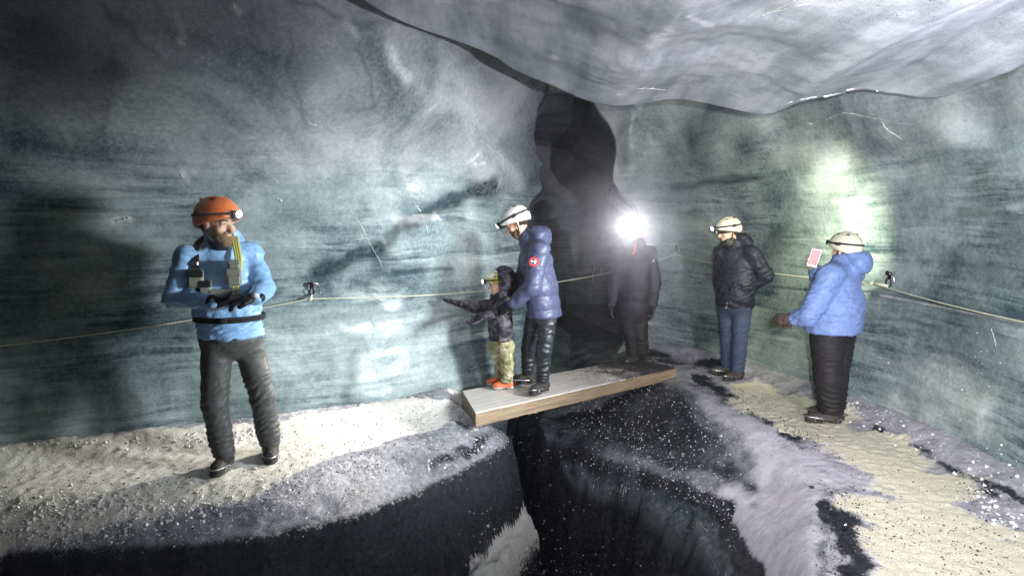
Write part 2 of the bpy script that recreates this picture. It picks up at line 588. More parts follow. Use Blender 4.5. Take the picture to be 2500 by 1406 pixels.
M = dict(
    wall=ice_wall_mat(), ceil=ceiling_mat(), ground=ground_mat(), wood=wood_mat(), wood_top=wood_snow_mat(),
    jacket_blue=cloth('sky blue shell jacket', (0.27, 0.46, 0.71), (0.20, 0.39, 0.65), 0.40, 26, 0.9, spec=0.5),
    jacket_grey=cloth('slate blue down jacket', (0.06, 0.07, 0.125), (0.045, 0.052, 0.10), 0.42, 80, 0.3),
    jacket_black=cloth('black insulated jacket', (0.009, 0.010, 0.018), (0.006, 0.007, 0.012), 0.55, 80, 0.3),
    jacket_navy=cloth('navy insulated jacket', (0.010, 0.013, 0.028), (0.007, 0.009, 0.019), 0.6, 80, 0.3),
    jacket_peri=cloth('periwinkle down jacket', (0.15, 0.22, 0.43), (0.12, 0.18, 0.37), 0.55, 40, 0.6),
    camo=cloth('dark camouflage jacket', (0.025, 0.022, 0.032), (0.015, 0.014, 0.02), 0.6, 70, 0.3, patches=[(0.10, 0.085, 0.07), (0.008, 0.008, 0.012), (0.07, 0.07, 0.09)]),
    trouser_grey=cloth('black trekking trousers', (0.075, 0.078, 0.076), (0.05, 0.053, 0.052), 0.55, 60, 0.4),
    trouser_black=cloth('shiny black trousers', (0.020, 0.024, 0.032), (0.012, 0.014, 0.02), 0.46, 60, 0.4, spec=0.6),
    trouser_plain=cloth('dark trousers', (0.016, 0.014, 0.016), (0.010, 0.009, 0.011), 0.7, 90, 0.3),
    denim=cloth('dark blue jeans', (0.045, 0.065, 0.12), (0.02, 0.03, 0.065), 0.8, 130, 0.3),
    trouser_kid=cloth('yellow green camouflage trousers', (0.30, 0.29, 0.15), (0.22, 0.21, 0.11), 0.7, 50, 0.4, patches=[(0.42, 0.40, 0.30), (0.14, 0.14, 0.06)], pscale=18),
    black=plain('matt black rubber', (0.012, 0.012, 0.014), 0.55),
    glove=cloth('black gloves', (0.014, 0.015, 0.02), (0.008, 0.008, 0.012), 0.5, 90, 0.3),
    glove_brown=cloth('dark brown gloves', (0.05, 0.028, 0.022), (0.03, 0.018, 0.015), 0.7, 90, 0.3),
    skin=plain('skin', (0.60, 0.36, 0.25), 0.5, grain=0.06), beard=cloth('brown beard', (0.13, 0.075, 0.04), (0.08, 0.045, 0.025), 0.9, 160, 0.6),
    beard_fair=cloth('fair beard', (0.24, 0.16, 0.09), (0.12, 0.08, 0.045), 0.9, 160, 0.6),
    hair=cloth('dark hair', (0.022, 0.016, 0.012), None, 0.8, 150, 0.6),
    helmet_orange=plain('orange helmet shell', (0.80, 0.17, 0.025), 0.35, grain=0.05), helmet_white=plain('white helmet shell', (0.66, 0.66, 0.62), 0.35, grain=0.05),
    helmet_cream=plain('cream helmet shell', (0.60, 0.58, 0.46), 0.38, grain=0.05), helmet_camo=cloth('patterned helmet shell', (0.60, 0.60, 0.55), (0.5, 0.5, 0.45), 0.4, 60, 0.05, patches=[(0.03, 0.03, 0.03), (0.35, 0.38, 0.05)]),
    strap=cloth('black webbing', (0.02, 0.02, 0.025), None, 0.7, 150, 0.3), strap_yellow=cloth('yellow webbing', (0.62, 0.60, 0.15), None, 0.7, 150, 0.3),
    pouch=cloth('grey green nylon pouch', (0.26, 0.27, 0.22), (0.19, 0.20, 0.16), 0.6, 120, 0.3), orange=plain('orange plastic', (0.85, 0.18, 0.03), 0.4), steel=plain('worn steel', (0.55, 0.55, 0.58), 0.3, 1.0),
    shoe_dark=cloth('dark hiking boot leather', (0.05, 0.045, 0.04), (0.025, 0.022, 0.02), 0.6, 70, 0.4), shoe_orange=cloth('orange child shoe', (0.80, 0.16, 0.05), (0.7, 0.12, 0.04), 0.5, 70, 0.2),
    sole=plain('rubber sole', (0.02, 0.02, 0.02), 0.7), sole_white=plain('white rubber sole', (0.6, 0.6, 0.56), 0.6),
    rope=cloth('cream yellow rope', (0.56, 0.57, 0.42), (0.40, 0.41, 0.30), 0.7, 200, 0.3), dark_metal=plain('dark anodised metal', (0.03, 0.02, 0.03), 0.35, 0.8),
    red=plain('red patch cloth', (0.75, 0.05, 0.06), 0.7), white=plain('white patch cloth', (0.8, 0.8, 0.8), 0.7), eye=plain('eye', (0.7, 0.68, 0.65), 0.15, grain=0), iris=plain('dark iris', (0.02, 0.015, 0.01), 0.1, grain=0),
    lens=emit('lit lamp lens', (1.0, 0.95, 0.92), 60), phone=plain('phone body', (0.02, 0.02, 0.022), 0.25), screen=emit('lit phone screen', (1.0, 0.42, 0.50), 0.75, (0.02, 0.02, 0.02)), screen_dark=emit('dark figure on phone screen', (0.25, 0.18, 0.2), 0.35),
    vein=plain('white air-filled crack ice', (0.46, 0.48, 0.47), 0.35, grain=0.1), chip=plain('clear ice chips', (0.65, 0.68, 0.72), 0.05, spec=1.0), stone=plain('black volcanic pebbles', (0.015, 0.015, 0.018), 0.2, spec=0.8), mat_top=cloth('grey felt mat', (0.2, 0.2, 0.2)),
)

# ------------------------------------------------------------------ the cave shell
def base_pt(u, v):
    return at_z(np.array([u], float), np.array([v], float), 0.0)[0, :2]


front = [base_pt(*p) for p in [(-120, 1140), (180, 1098), (400, 1072), (700, 1040), (950, 1000), (1110, 962)]]
front += [(-0.12, 6.40), (0.24, 6.75), (0.62, 7.5), (1.10, 7.95)]
front += [base_pt(*p) for p in [(1600, 853), (1750, 880), (1900, 930), (2050, 982), (2200, 1040), (2350, 1112), (2500, 1195)]]
left_out = [(-4.3, 0.4), (-4.5, 1.9), (-4.35, 3.3)]
right_out = [(3.25, 2.6), (3.5, 1.2), (3.4, -0.6)]
CL = left_out + [tuple(p) for p in front] + right_out
dense = catmull(CL, 4000)
# resample by arc length, finer where it is far away and central
dl = np.r_[0, np.cumsum(np.hypot(*np.diff(dense, axis=0).T))]
dens = 1.0 / (0.6 + 0.9 * np.exp(-((dense[:, 1] - 8) / 3.0) ** 2))
cw = np.r_[0, np.cumsum(np.diff(dl) / ((dens[1:] + dens[:-1]) / 2))]
NS = 900
sI = np.linspace(0, cw[-1], NS)
plan = np.stack([np.interp(sI, cw, dense[:, 0]), np.interp(sI, cw, dense[:, 1])], -1)
back = catmull([(3.4, -0.6), (3.0, -2.8), (1.6, -4.6), (-0.4, -5.2), (-2.6, -4.4), (-4.0, -1.8), (-4.3, 0.4)], 70)[1:-1]
plan = np.vstack([plan, back])
NT_ = len(plan)
C0 = np.array([0.1, 1.2])
rad = plan - C0
u_b, _ = project(np.c_[plan, np.zeros(NT_)])
hf = 1.0 + 0.55 * np.exp(-((plan[:, 0] - 0.9) / 1.6) ** 2) * smooth(plan[:, 1], 4, 7) + 0.12 * smooth(plan[:, 0], 1.5, 3)
kz = [-3.2, -1.0, -0.1, 0.35, 0.8, 1.2, 1.6, 1.95, 2.3, 2.7, 3.1, 3.5, 3.8, 4.0]
kk = [1.12, 1.06, 1.0, 1.015, 1.03, 1.03, 1.01, 0.97, 0.91, 0.82, 0.69, 0.50, 0.27, 0.02]
NV = 330
tz = np.concatenate([np.linspace(-3.2, -0.2, 24, endpoint=False), np.linspace(-0.2, 3.3, 260, endpoint=False), np.linspace(3.3, 4.0, NV - 284)])
kprof = np.interp(tz, kz, kk)
ker = np.hanning(21)
ker /= ker.sum()
kprof = np.convolve(np.pad(kprof, 10, mode='edge'), ker, 'valid')
kprof[-1] = 0.0
Z = tz[None] * np.where(tz[None] > 0, hf[:, None], 1.0)
V = np.zeros((NT_, NV, 3))
V[..., 0] = C0[0] + rad[:, None, 0] * kprof[None]
V[..., 1] = C0[1] + rad[:, None, 1] * kprof[None]
V[..., 2] = Z
nr = rad / np.linalg.norm(rad, axis=1)[:, None]
fade = np.clip(kprof * 2.2, 0, 1)[None]
# soft scallops, bigger up high, flatter in the undercut
lo = fbm(V * np.array([0.55, 0.55, 0.8]), 3, 3)
bil = np.abs(fbm(V * np.array([0.85, 0.85, 1.25]) + 5, 2, 21))
up = smooth(V[..., 2], 1.5, 2.6)
hgt = lo * (0.10 + 0.22 * up) + (bil - 0.3) * (0.09 + 0.20 * up) + fbm(V * 4.0, 3, 9) * 0.018
# ledge-like layers
hgt += (vnoise(V * np.array([0.5, 0.5, 9.0]), 31) - 0.5) * 0.035 * (1 - up)
V[..., :2] += nr[:, None] * (hgt * fade)[..., None]
V[..., 2] += (hgt * fade * up * -0.5)
uu, vv = project(V)
front_m = (V[..., 1] > 1.0)


def bumpat(u0, v0, su, sv, amp, rot=0.0, power=2):
    """a rounded bulge of the ice wall around one direction"""
    cr, sr = math.cos(rot), math.sin(rot)
    a = ((uu - u0) * cr + (vv - v0) * sr) / su
    b = (-(uu - u0) * sr + (vv - v0) * cr) / sv
    g = np.exp(-(np.hypot(a, b) ** power)) * front_m * amp
    V[..., :2] -= nr[:, None] * g[..., None]


# large forms of this wall
bumpat(330, 190, 330, 90, 0.22, 0.25)
bumpat(900, 200, 260, 160, 0.20, 0.5)
bumpat(620, 330, 260, 110, -0.12, 0.2)
bumpat(1180, 330, 110, 150, 0.22, 0.2)
bumpat(1240, 430, 90, 70, 0.22, 0, 3)
bumpat(1800, 350, 90, 110, 0.30, 0.5, 3)
bumpat(1960, 390, 80, 70, 0.14, 0.1, 3)
bumpat(2200, 330, 210, 60, 0.16, 0.15, 3)
bumpat(2080, 250, 200, 40, 0.15, -0.1)
bumpat(1545, 380, 30, 90, 0.25, 0.0)
# person-shaped recess carved metres deep, its dark standing in for a cast shadow
uu, vv = project(V)
hole = [(1350, 150), (1340, 222), (1316, 262), (1305, 330), (1311, 375), (1327, 402), (1318, 420), (1319, 440), (1326, 462), (1300, 490), (1285, 530), (1278, 600), (1290, 700), (1296, 820), (1300, 915), (1480, 900), (1520, 840), (1545, 700), (1560, 600), (1562, 540), (1545, 500), (1510, 470), (1494, 440), (1496, 410), (1503, 370), (1500, 340), (1485, 305), (1462, 275), (1448, 250), (1440, 190)]
sd = np.full(uu.shape, -999.0)
box = (uu > 1150) & (uu < 1720) & (vv > 60) & (vv < 1100) & front_m
sd[box] = signed(uu[box], vv[box], hole)
dep = smooth(sd, -2, 30)
V[..., 1] += 5.6 * dep
V[..., 0] += (-0.55 + 1.75 * smooth(uu, 1300, 1520)) * dep
Vw = V.reshape(-1, 3)
# masks: layered / dirt bands / milky ice with a painted light patch
lay = 1 - smooth(V[..., 2], 1.75, 2.5)
lay = np.clip(lay + smooth(uu, 1500, 1560) * 0.50, 0, 1)
lay = np.where((uu > 1150) & (uu < 1345) & (vv < 470), lay * 0.2, lay)
lay = np.clip(lay, 0.05, 1)
dirt = np.zeros(uu.shape)
frost = np.zeros(uu.shape)


def paint(ch, line, w, amp, jag=0.0):
    m = front_m & (uu > min(p[0] for p in line) - 4 * w - 40) & (uu < max(p[0] for p in line) + 4 * w + 40)
    m &= (vv > min(p[1] for p in line) - 4 * w - 40) & (vv < max(p[1] for p in line) + 4 * w + 40)
    q = V[m]
    ju = uu[m] + jag * fbm(q * 5, 3, 5)
    jv = vv[m] + jag * fbm(q * 5, 3, 6)
    d = seg_dist(ju, jv, line)
    ch[m] = np.maximum(ch[m], amp * np.exp(-(d / w) ** 2))


paint(dirt, [(770, 670), (850, 632), (920, 600), (980, 560), (1060, 505), (1130, 478), (1210, 460)], 17, 1.4, 22)
paint(dirt, [(915, 600), (925, 650), (905, 740)], 16, 0.5, 25)
paint(dirt, [(860, 860), (850, 920), (850, 980)], 22, 0.6, 25)
paint(dirt, [(700, 90), (715, 200), (745, 290)], 6, 0.5, 30)
paint(dirt, [(610, 150), (660, 215), (745, 280)], 5, 0.4, 30)
paint(dirt, [(700, 0), (780, 15), (830, 50), (960, 70)], 8, 0.5, 30)
paint(dirt, [(860, 110), (900, 200), (915, 265), (850, 262)], 4, 0.5, 25)
paint(dirt, [(230, 10), (330, 70), (380, 130)], 12, 0.45, 60)
paint(dirt, [(960, 662), (1100, 658)], 6, 0.8, 8)
paint(dirt, [(1640, 462), (1720, 448), (1850, 436)], 9, 0.95, 10)
paint(dirt, [(1740, 445), (1780, 430), (1850, 440)], 6, 0.8, 14)
paint(dirt, [(2130, 715), (2250, 730), (2360, 760), (2520, 790)], 14, 0.7, 12)
paint(dirt, [(2200, 775), (2300, 800)], 6, 0.6, 8)
paint(dirt, [(2260, 640), (2420, 650)], 6, 0.4, 8)
paint(dirt, [(2080, 985), (2160, 1030), (2250, 1085), (2370, 1150), (2540, 1240)], 12, 0.9, 12)
paint(frost, [(950, 120), (975, 160), (995, 185)], 16, 0.8, 10)
paint(frost, [(845, 55), (870, 90)], 9, 0.5, 8)
paint(frost, [(425, 40), (440, 110)], 8, 0.5, 30)
paint(frost, [(440, 415), (455, 440)], 7, 0.7, 8)
paint(frost, [(275, 545), (320, 538)], 7, 0.8, 12)
paint(frost, [(570, 20), (585, 35)], 6, 0.8, 8)
paint(frost, [(2150, 720), (2300, 750), (2400, 770), (2520, 792)], 2.5, 0.6, 3)
paint(frost, [(2270, 910), (2340, 950), (2390, 1010), (2250, 1040)], 40, 0.5, 70)
paint(frost, [(2180, 1000), (2230, 1050)], 25, 0.5, 40)
paint(frost, [(180, 290), (300, 270), (400, 300), (360, 220)], 60, 0.28, 60)  # soft pool of lamp light painted into the wall colour
mask = np.stack([lay, np.clip(dirt, 0, 1), np.clip(frost, 0, 1), np.ones_like(lay)], -1).reshape(-1, 4)
fw = grid_faces(NT_, NV, True)
# opening added behind the photographer to let dim blue fill light in
cen = Vw[fw].mean(1)
fill_opening = (cen[:, 1] < -2.5) & (np.abs(cen[:, 0] + 0.3) < 1.5) & (cen[:, 2] < 2.3)
fw = fw[~fill_opening]
me = make_mesh('cave_wall', Vw, fw[:, ::-1], M['wall'])
color_attr(me, 'mask', mask)
wall = link('cave_wall', me, kind='structure', label='grey layered glacier ice wall curving round the cave behind the visitors')
bvh_wall = BVHTree.FromPolygons([Vector(v) for v in Vw.tolist()], fw.tolist())

# overhanging ceiling lobe
lip_px = [(560, -230, 2.9), (740, -110, 3.2), (890, 0, 3.6), (1000, 58, 4.05), (1120, 100, 4.4), (1200, 132, 4.65), (1260, 170, 4.8), (1360, 213, 4.95), (1430, 243, 5.0), (1500, 257, 5.0), (1580, 250, 5.0), (1650, 241, 4.95), (1730, 252, 4.85), (1800, 268, 4.75), (1880, 277, 4.6), (1950, 252, 4.5), (2050, 228, 4.4), (2120, 218, 4.35), (2200, 228, 4.2), (2300, 237, 4.1), (2400, 200, 3.95), (2500, 160, 3.8), (2650, 95, 3.6), (2900, 10, 3.4)]
lp = np.array(lip_px, float)
L = catmull(at_y(lp[:, 0], lp[:, 1], lp[:, 2]), 420)
nf, nb = 200, 44
df = np.concatenate([np.linspace(0, 1, nf) ** 1.35 * 7.5])
rows = []
R0 = 0.22
for k in range(nb):
    a = (1 - k / nb) * (PI / 2)
    up_extra = 0
    rows.append((R0 * math.sin(a) * 1.0, R0 * (1 - math.cos(a)) * 1.0))
rowsY = [r[0] for r in rows]
rowsZ = [r[1] for r in rows]
topY = [R0 + 0.02 * (8 - k) for k in range(8)]
topZ = [2.2 - 0.25 * k for k in range(8)]
oy = np.array(topY + rowsY + list(-df))
oz = np.array(topZ + rowsZ + list(0.0 * df))
P = L[:, None, :] + np.stack([np.zeros((len(L), len(oy))), np.broadcast_to(oy, (len(L), len(oy))), np.broadcast_to(oz, (len(L), len(oy)))], -1)
dpos = np.clip(-oy, 0, None)[None]
P[..., 2] += 0.05 * np.sin(np.clip(dpos, 0, 3) * 1.4) * 1.0 + 0.04 * dpos
und = fbm(P * np.array([0.8, 1.0, 0.5]) + 9, 3, 41) * 0.07 + (np.abs(fbm(P * np.array([1.2, 1.6, 0.5]), 2, 45)) - .3) * 0.03
und += (0.3 - np.abs(fbm(P * np.array([3.6, 4.2, 1.0]) + 3, 2, 51))) * 0.013 + (0.3 - np.abs(fbm(P * np.array([8.0, 9.0, 2.0]) + 3, 2, 53))) * 0.009
P[..., 2] += und * smooth(dpos, 0.0, 0.6) + fbm(P * 6, 2, 47) * 0.006
# keep head room around the camera
P[..., 2] = np.maximum(P[..., 2], 2.35)
cu, cv = project(P)
cglint = np.zeros(cu.shape)


def cpaint(line, w, amp, jag):
    d = seg_dist(cu + jag * fbm(P * 6, 3, 5), cv + jag * fbm(P * 6, 3, 6), line)
    cglint[:] = np.maximum(cglint, amp * np.exp(-(d / w) ** 2) * (P[..., 1] > 0.6) * (dpos > 0))


cpaint([(1590, 105), (1620, 90), (1640, 72)], 13, 0.9, 14)  # bright lamp glints painted as pale marks on the ceiling
cpaint([(1680, 42), (1740, 66)], 5, 0.7, 6)
cpaint([(1350, 140), (1358, 143)], 6, 0.6, 6)
nl, nc = P.shape[:2]
me = make_mesh('cave_ceiling', P.reshape(-1, 3), grid_faces(nl, nc)[:, ::-1], M['ceil'])
color_attr(me, 'mask', np.stack([0 * cglint, 0 * cglint, cglint, cglint * 0 + 1], -1).reshape(-1, 4))
ceil = link('cave_ceiling', me, kind='structure', label='smooth lavender grey ice ceiling bulging down over the visitors')
bvh_ceil = BVHTree.FromPolygons([Vector(v) for v in P.reshape(-1, 3).tolist()], grid_faces(nl, nc).tolist())

# ------------------------------------------------------------------ the ground
def zline(pts, z):
    p = np.array(pts, float)
    zz = np.broadcast_to(np.asarray(z, float), (len(p),))
    return at_z(p[:, 0], p[:, 1], zz)[:, :2]


gx = np.concatenate([np.linspace(-6.5, -4.0, 30, endpoint=False), np.linspace(-4.0, 4.0, 440, endpoint=False), np.linspace(4.0, 6.5, 30)])
gy = np.concatenate([np.linspace(-9, 1.5, 60, endpoint=False), np.linspace(1.5, 7.4, 390, endpoint=False), np.linspace(7.4, 13.5, 90)])
GX, GY = np.meshgrid(gx, gy, indexing='ij')
LS = zline([(-400, 1350), (0, 1338), (150, 1330), (300, 1326), (480, 1320), (650, 1308), (850, 1278), (960, 1248), (1050, 1215), (1130, 1175), (1180, 1145), (1235, 1100), (1248, 1070)], [-.16, -.18, -.18, -.2, -.2, -.22, -.25, -.28, -.3, -.3, -.3, -.28, -.24])
LS_poly = [tuple(p) for p in LS] + [(-0.2, 5.6), (-0.35, 6.0), (-0.2, 6.8), (0.2, 9.5), (-7, 9.5), (-8, 3)]
R2 = zline([(1245, 1020), (1270, 1055), (1330, 1078), (1400, 1095), (1500, 1122), (1600, 1160), (1700, 1203), (1760, 1235), (1785, 1290), (1800, 1340), (1830, 1406), (1880, 1520)], [-.45, -.5, -.48, -.45, -.42, -.4, -.38, -.36, -.36, -.36, -.34, -.3])
R2_poly = [tuple(p) for p in R2] + [(1.0, 1.5), (1.6, -3), (8, -3), (9, 12), (0.2, 12), (-0.1, 8)]
R1 = zline([(1540, 840), (1590, 885), (1640, 925), (1720, 955), (1800, 1000), (1900, 1060), (1960, 1110), (2010, 1170), (2010, 1240), (1990, 1300), (1990, 1406), (2020, 1520)], -0.02)
R1_poly = [tuple(p) for p in R1] + [(1.6, 0.5), (2.2, -3), (8, -3), (9, 12), (1.0, 12)]
R3 = zline([(1235, 1090), (1280, 1130), (1330, 1160), (1400, 1205), (1480, 1262), (1560, 1325), (1640, 1406), (1700, 1480)], -0.95)
R3_poly = [tuple(p) for p in R3] + [(0.9, 1.5), (1.6, -3), (8, -3), (9, 12), (0.0, 12), (-0.2, 8)]
n_lo = fbm(np.stack([GX * 1.1, GY * 1.1, GX * 0], -1), 3, 61)
n_mid = fbm(np.stack([GX * 7, GY * 7, GX * 0], -1), 3, 62)
n_fine = fbm(np.stack([GX * 26, GY * 26, GX * 0], -1), 2, 63)
sL = signed(GX, GY, LS_poly) + n_mid * 0.02
s2 = signed(GX, GY, R2_poly) + n_mid * 0.03
s1 = signed(GX, GY, R1_poly)
s3 = signed(GX, GY, R3_poly) + n_mid * 0.05
DEEP = -2.6
H = np.full(GX.shape, DEEP) + n_lo * 0.2 + n_mid * 0.05
# shelf of dark ice, sloping down to the left
tt = smooth(s3 / (np.abs(s3) + np.clip(-s2, 0, None) + 1e-6))
shelf = -1.0 + 0.42 * tt + n_lo * 0.10 + n_mid * 0.02
shelf = np.where(s3 > 0, shelf, -1.0 + 3.0 * s3)
H = np.maximum(H, shelf)
# slope below the right-hand path
tt = np.clip(s2, 0, None) / (np.clip(s2, 0, None) + np.clip(-s1, 0, None) + 1e-6)
zr2 = -0.38
slope = zr2 + (0 - zr2) * smooth(tt) + (n_lo * 0.05 + n_mid * 0.015) * 4 * tt * (1 - tt)
slope = np.where(s2 > 0, slope, zr2 + 7.0 * s2)
slope = np.where(s1 > 0, 0.0, slope)
slope -= 0.06 * np.exp(-(s2 / 0.07) ** 2)
slope += 0.05 * np.exp(-((s2 - 0.14) / 0.08) ** 2) * (s1 < 0)
H = np.maximum(H, slope)
# the ledge the guide stands on
led = np.where(sL > 0, -0.24 * (1 - np.clip(sL / 0.42, 0, 1)) ** 1.8, -0.24 + 5.0 * sL)
led = led + 0.02 * n_lo * (sL > 0)
H = np.maximum(H, led)
# heap of ice down in the crevasse
hp = zline([(1140, 1460), (1200, 1385), (1262, 1310), (1275, 1270)], [-0.95, -0.95, -0.97, -0.95])
dh = seg_dist(GX, GY, [tuple(p) for p in hp]) + n_mid * 0.07 + n_fine * 0.02
heap = -0.92 - 9 * np.clip(dh - 0.06, 0, None) ** 1.3
H = np.maximum(H, heap)
onp = (sL > 0) | (s1 > 0)
H += n_mid * np.where(onp, 0.004, 0.0) + n_fine * np.where(onp, 0.010, 0.006)
# the path rises a little against the wall foot
wd = seg_dist(GX[:, ::1], GY, [tuple(p) for p in plan[40:NS - 20:12]])
rise = 0.10 * (1 - smooth(wd, 0.0, 0.35))
H += np.where(onp, rise, 0)
# footwell by the woman
fwx, fwy = base_pt(2085, 1045)
# masks
pu, pv = project(np.stack([GX, GY, H], -1))
vis = GY > 1.2


n_j1 = fbm(np.stack([GX * 3.1, GY * 3.1, GX * 0], -1), 3, 74)
n_j2 = fbm(np.stack([GX * 3.3, GY * 3.3, GX * 0 + 3], -1), 3, 75)


def gmask(poly, soft, jag=0.05):
    p = zline(poly, 0.0)
    d = signed(GX + n_j1 * jag, GY + n_j2 * jag, [tuple(q) for q in p]) + n_mid * jag + n_fine * 0.03
    return smooth(d, -soft, soft)


def pmask(line, w, amp=1.0):
    d = seg_dist(pu + n_mid * w * 1.3 + n_j1 * 34 + n_fine * 8, pv + n_mid * w * 0.8 + n_j2 * 18 + n_fine * 5, line)
    return np.where(vis, amp * np.clip(1 + 0.9 * n_j2, 0.3, 1.5) * np.exp(-(d / w) ** 2), 0)


snow = gmask([(-500, 1150), (0, 1130), (120, 1108), (350, 1080), (560, 1062), (700, 1050), (850, 1022), (950, 1000), (1105, 985), (1125, 1020), (1060, 1045), (1000, 1058), (850, 1105), (720, 1150), (600, 1192), (450, 1205), (300, 1222), (100, 1250), (0, 1262), (-500, 1300)], 0.10)
snowR = gmask([(1770, 940), (1850, 930), (1900, 955), (1990, 985), (2070, 1010), (2150, 1045), (2230, 1100), (2300, 1160), (2400, 1170), (2380, 1200), (2330, 1215), (2400, 1260), (2500, 1330), (2900, 1500), (2500, 1700), (2100, 1700), (2125, 1420), (2110, 1330), (2080, 1270), (2040, 1235), (2060, 1215), (2160, 1200), (2140, 1165), (2060, 1115), (1990, 1070), (1930, 1052), (1880, 1020), (1810, 990)], 0.12, 0.12)
snow_all = np.maximum(snow, snowR)
# frosty lip in front of the ledge
frost_led = (sL > 0.0) * (1 - snow) * 0.42
snow_all = np.maximum(snow_all, frost_led * (0.75 + 0.5 * n_lo))
snow_all = np.maximum(snow_all, np.where(dh < 0.16, 1.0 * (1 - smooth(dh, 0.06, 0.16)), 0) * (H < -0.86) * smooth(-sL, 0.06, 0.14))
snow_all = np.maximum(snow_all, pmask([(1435, 1180), (1470, 1190), (1520, 1200)], 9))
snow_all = np.maximum(snow_all, pmask([(1120, 960), (1140, 1000), (1150, 1040)], 16, 0.8) * (sL > 0))
snow_all *= 1 - pmask([(2090, 1040), (2150, 1042)], 18, 0.9)
lav = 0.0 * smooth(s1, -0.45, -0.05) * (1 - snowR)          # bubbly pale ice beside the snow
darkm = np.zeros(GX.shape)
darkm = np.maximum(darkm, pmask([(2000, 1235), (2040, 1260), (2060, 1300), (2075, 1350), (2080, 1420)], 34) * smooth(pu, 1975, 2010))
darkm = np.maximum(darkm, pmask([(1925, 1055), (1975, 1085)], 14, 0.9))
darkm = np.maximum(darkm, pmask([(1700, 925), (1800, 975), (1900, 1030)], 12, 0.9))
darkm = np.maximum(darkm, pmask([(2150, 1045), (2250, 1095), (2360, 1155), (2520, 1235)], 10, 0.9))
darkm = np.maximum(darkm, pmask([(2370, 1188), (2410, 1205)], 12, 0.6))


def ppoly(poly, soft):
    d = np.full(GX.shape, -99.0)
    m_ = vis & (pu > 900) & (pu < 2700)
    jx = fbm(np.stack([GX * 3, GY * 3, GX * 0], -1), 3, 71)[m_] * 45 + n_mid[m_] * 18
    jy = fbm(np.stack([GX * 3, GY * 3, GX * 0 + 5], -1), 3, 72)[m_] * 30 + n_mid[m_] * 10
    d[m_] = signed(pu[m_] + jx, pv[m_] + jy, poly)
    return smooth(d, -soft, soft)


darkm = np.maximum(darkm, (0.66 + 0.35 * n_j2) * ppoly([(1260, 1050), (1420, 985), (1600, 930), (1650, 950), (1690, 1010), (1740, 1060), (1800, 1130), (1855, 1200), (1790, 1195), (1650, 1145), (1500, 1112), (1350, 1085)], 20))
darkm = np.maximum(darkm, pmask([(1300, 1080), (1450, 1125), (1600, 1175), (1700, 1215), (1770, 1260), (1790, 1330), (1840, 1406)], 26, 1.0))
darkm = np.maximum(darkm, pmask([(1130, 1110), (1190, 1060), (1230, 1040)], 18, 0.8))
darkm = np.maximum(darkm, pmask([(1050, 1140), (1120, 1100)], 14, 0.6))
darkm = np.maximum(darkm, pmask([(1600, 870), (1700, 880), (1780, 910)], 20, 0.9))
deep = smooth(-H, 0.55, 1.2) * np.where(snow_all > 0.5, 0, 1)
darkm = np.maximum(darkm, deep * 1.6)  # crevasse depths painted near black where no light reaches
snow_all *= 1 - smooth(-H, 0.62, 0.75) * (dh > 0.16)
darkm = np.maximum(darkm, (1 - smooth(sL, 0.0, 0.06)) * (H > -2.4) * (sL > -0.6) * 0.8)  # shade past the ledge lip painted into the ground colour
tan = smooth(snowR, 0.2, 0.6) * 0.9 + smooth(snow, 0.3, 0.8) * 0.35 * smooth(-GX, 0.3, 1.6)
pale = np.full(GX.shape, 0.10)
pale = np.where(sL > 0, 0.62 + 0.35 * n_lo, pale)
pale = np.where(s2 > 0, 0.30, pale)
pale = np.maximum(pale, 0.95 * ppoly([(1650, 930), (1740, 950), (1850, 1010), (1960, 1090), (2150, 1160), (2170, 1210), (2050, 1225), (2010, 1250), (2000, 1450), (1860, 1450), (1815, 1330), (1740, 1210), (1770, 1195), (1850, 1205), (1850, 1150), (1790, 1060), (1700, 990)], 22) * (s2 > 0))
pale = np.maximum(pale, 0.55 * ppoly([(1700, 960), (1800, 1010), (1880, 1090), (1870, 1140), (1780, 1080)], 20))
pale = np.where(s1 > 0.05, np.maximum(pale, 0.72), pale)
snow_final = np.clip(np.maximum(snow_all, lav * 0.55), 0, 1)
H += np.where((H < -0.3) & (H > -2.3), (0.3 - np.abs(fbm(np.stack([GX * 2.6, GY * 2.6, H * 2.6], -1), 3, 81))) * 0.16, 0) * smooth(-H, 0.3, 0.7)
n_gr = fbm(np.stack([GX * 40, GY * 40, GX * 0], -1), 2, 66)
H += np.clip(darkm, 0, 1) * n_gr * 0.022 * (H > -1.6)
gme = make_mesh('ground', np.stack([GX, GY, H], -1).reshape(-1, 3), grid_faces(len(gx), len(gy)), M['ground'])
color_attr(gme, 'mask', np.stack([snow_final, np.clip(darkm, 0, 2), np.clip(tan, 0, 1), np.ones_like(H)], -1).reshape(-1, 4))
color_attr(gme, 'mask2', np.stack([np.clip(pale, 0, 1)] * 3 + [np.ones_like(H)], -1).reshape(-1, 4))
ground = link('ground', gme, kind='structure', label='trodden snow and ice path round a black crevasse')
bvh_g = BVHTree.FromPolygons([Vector(v) for v in np.stack([GX, GY, H], -1).reshape(-1, 3).tolist()], grid_faces(len(gx), len(gy)).tolist())


def ground_z(x, y):
    h = bvh_g.ray_cast(Vector((x, y, 1.0)), Vector((0, 0, -1)))
    return h[0].z if h[0] else 0.0


# dark meltwater far down in the crevasse
t = NT('black meltwater')
wat = t.set(Base_Color=(0.004, 0.008, 0.014), Roughness=0.06, Normal=t.bump(t.noise(t.coord(), 6, 3), 0.2, 0.02))
wb = MB()
wb.add([(-5, -4, -2.45), (5, -4, -2.45), (5, 12, -2.45), (-5, 12, -2.45)], [(0, 1, 2, 3)])
wb.build('water', wat, kind='structure', shade=False)


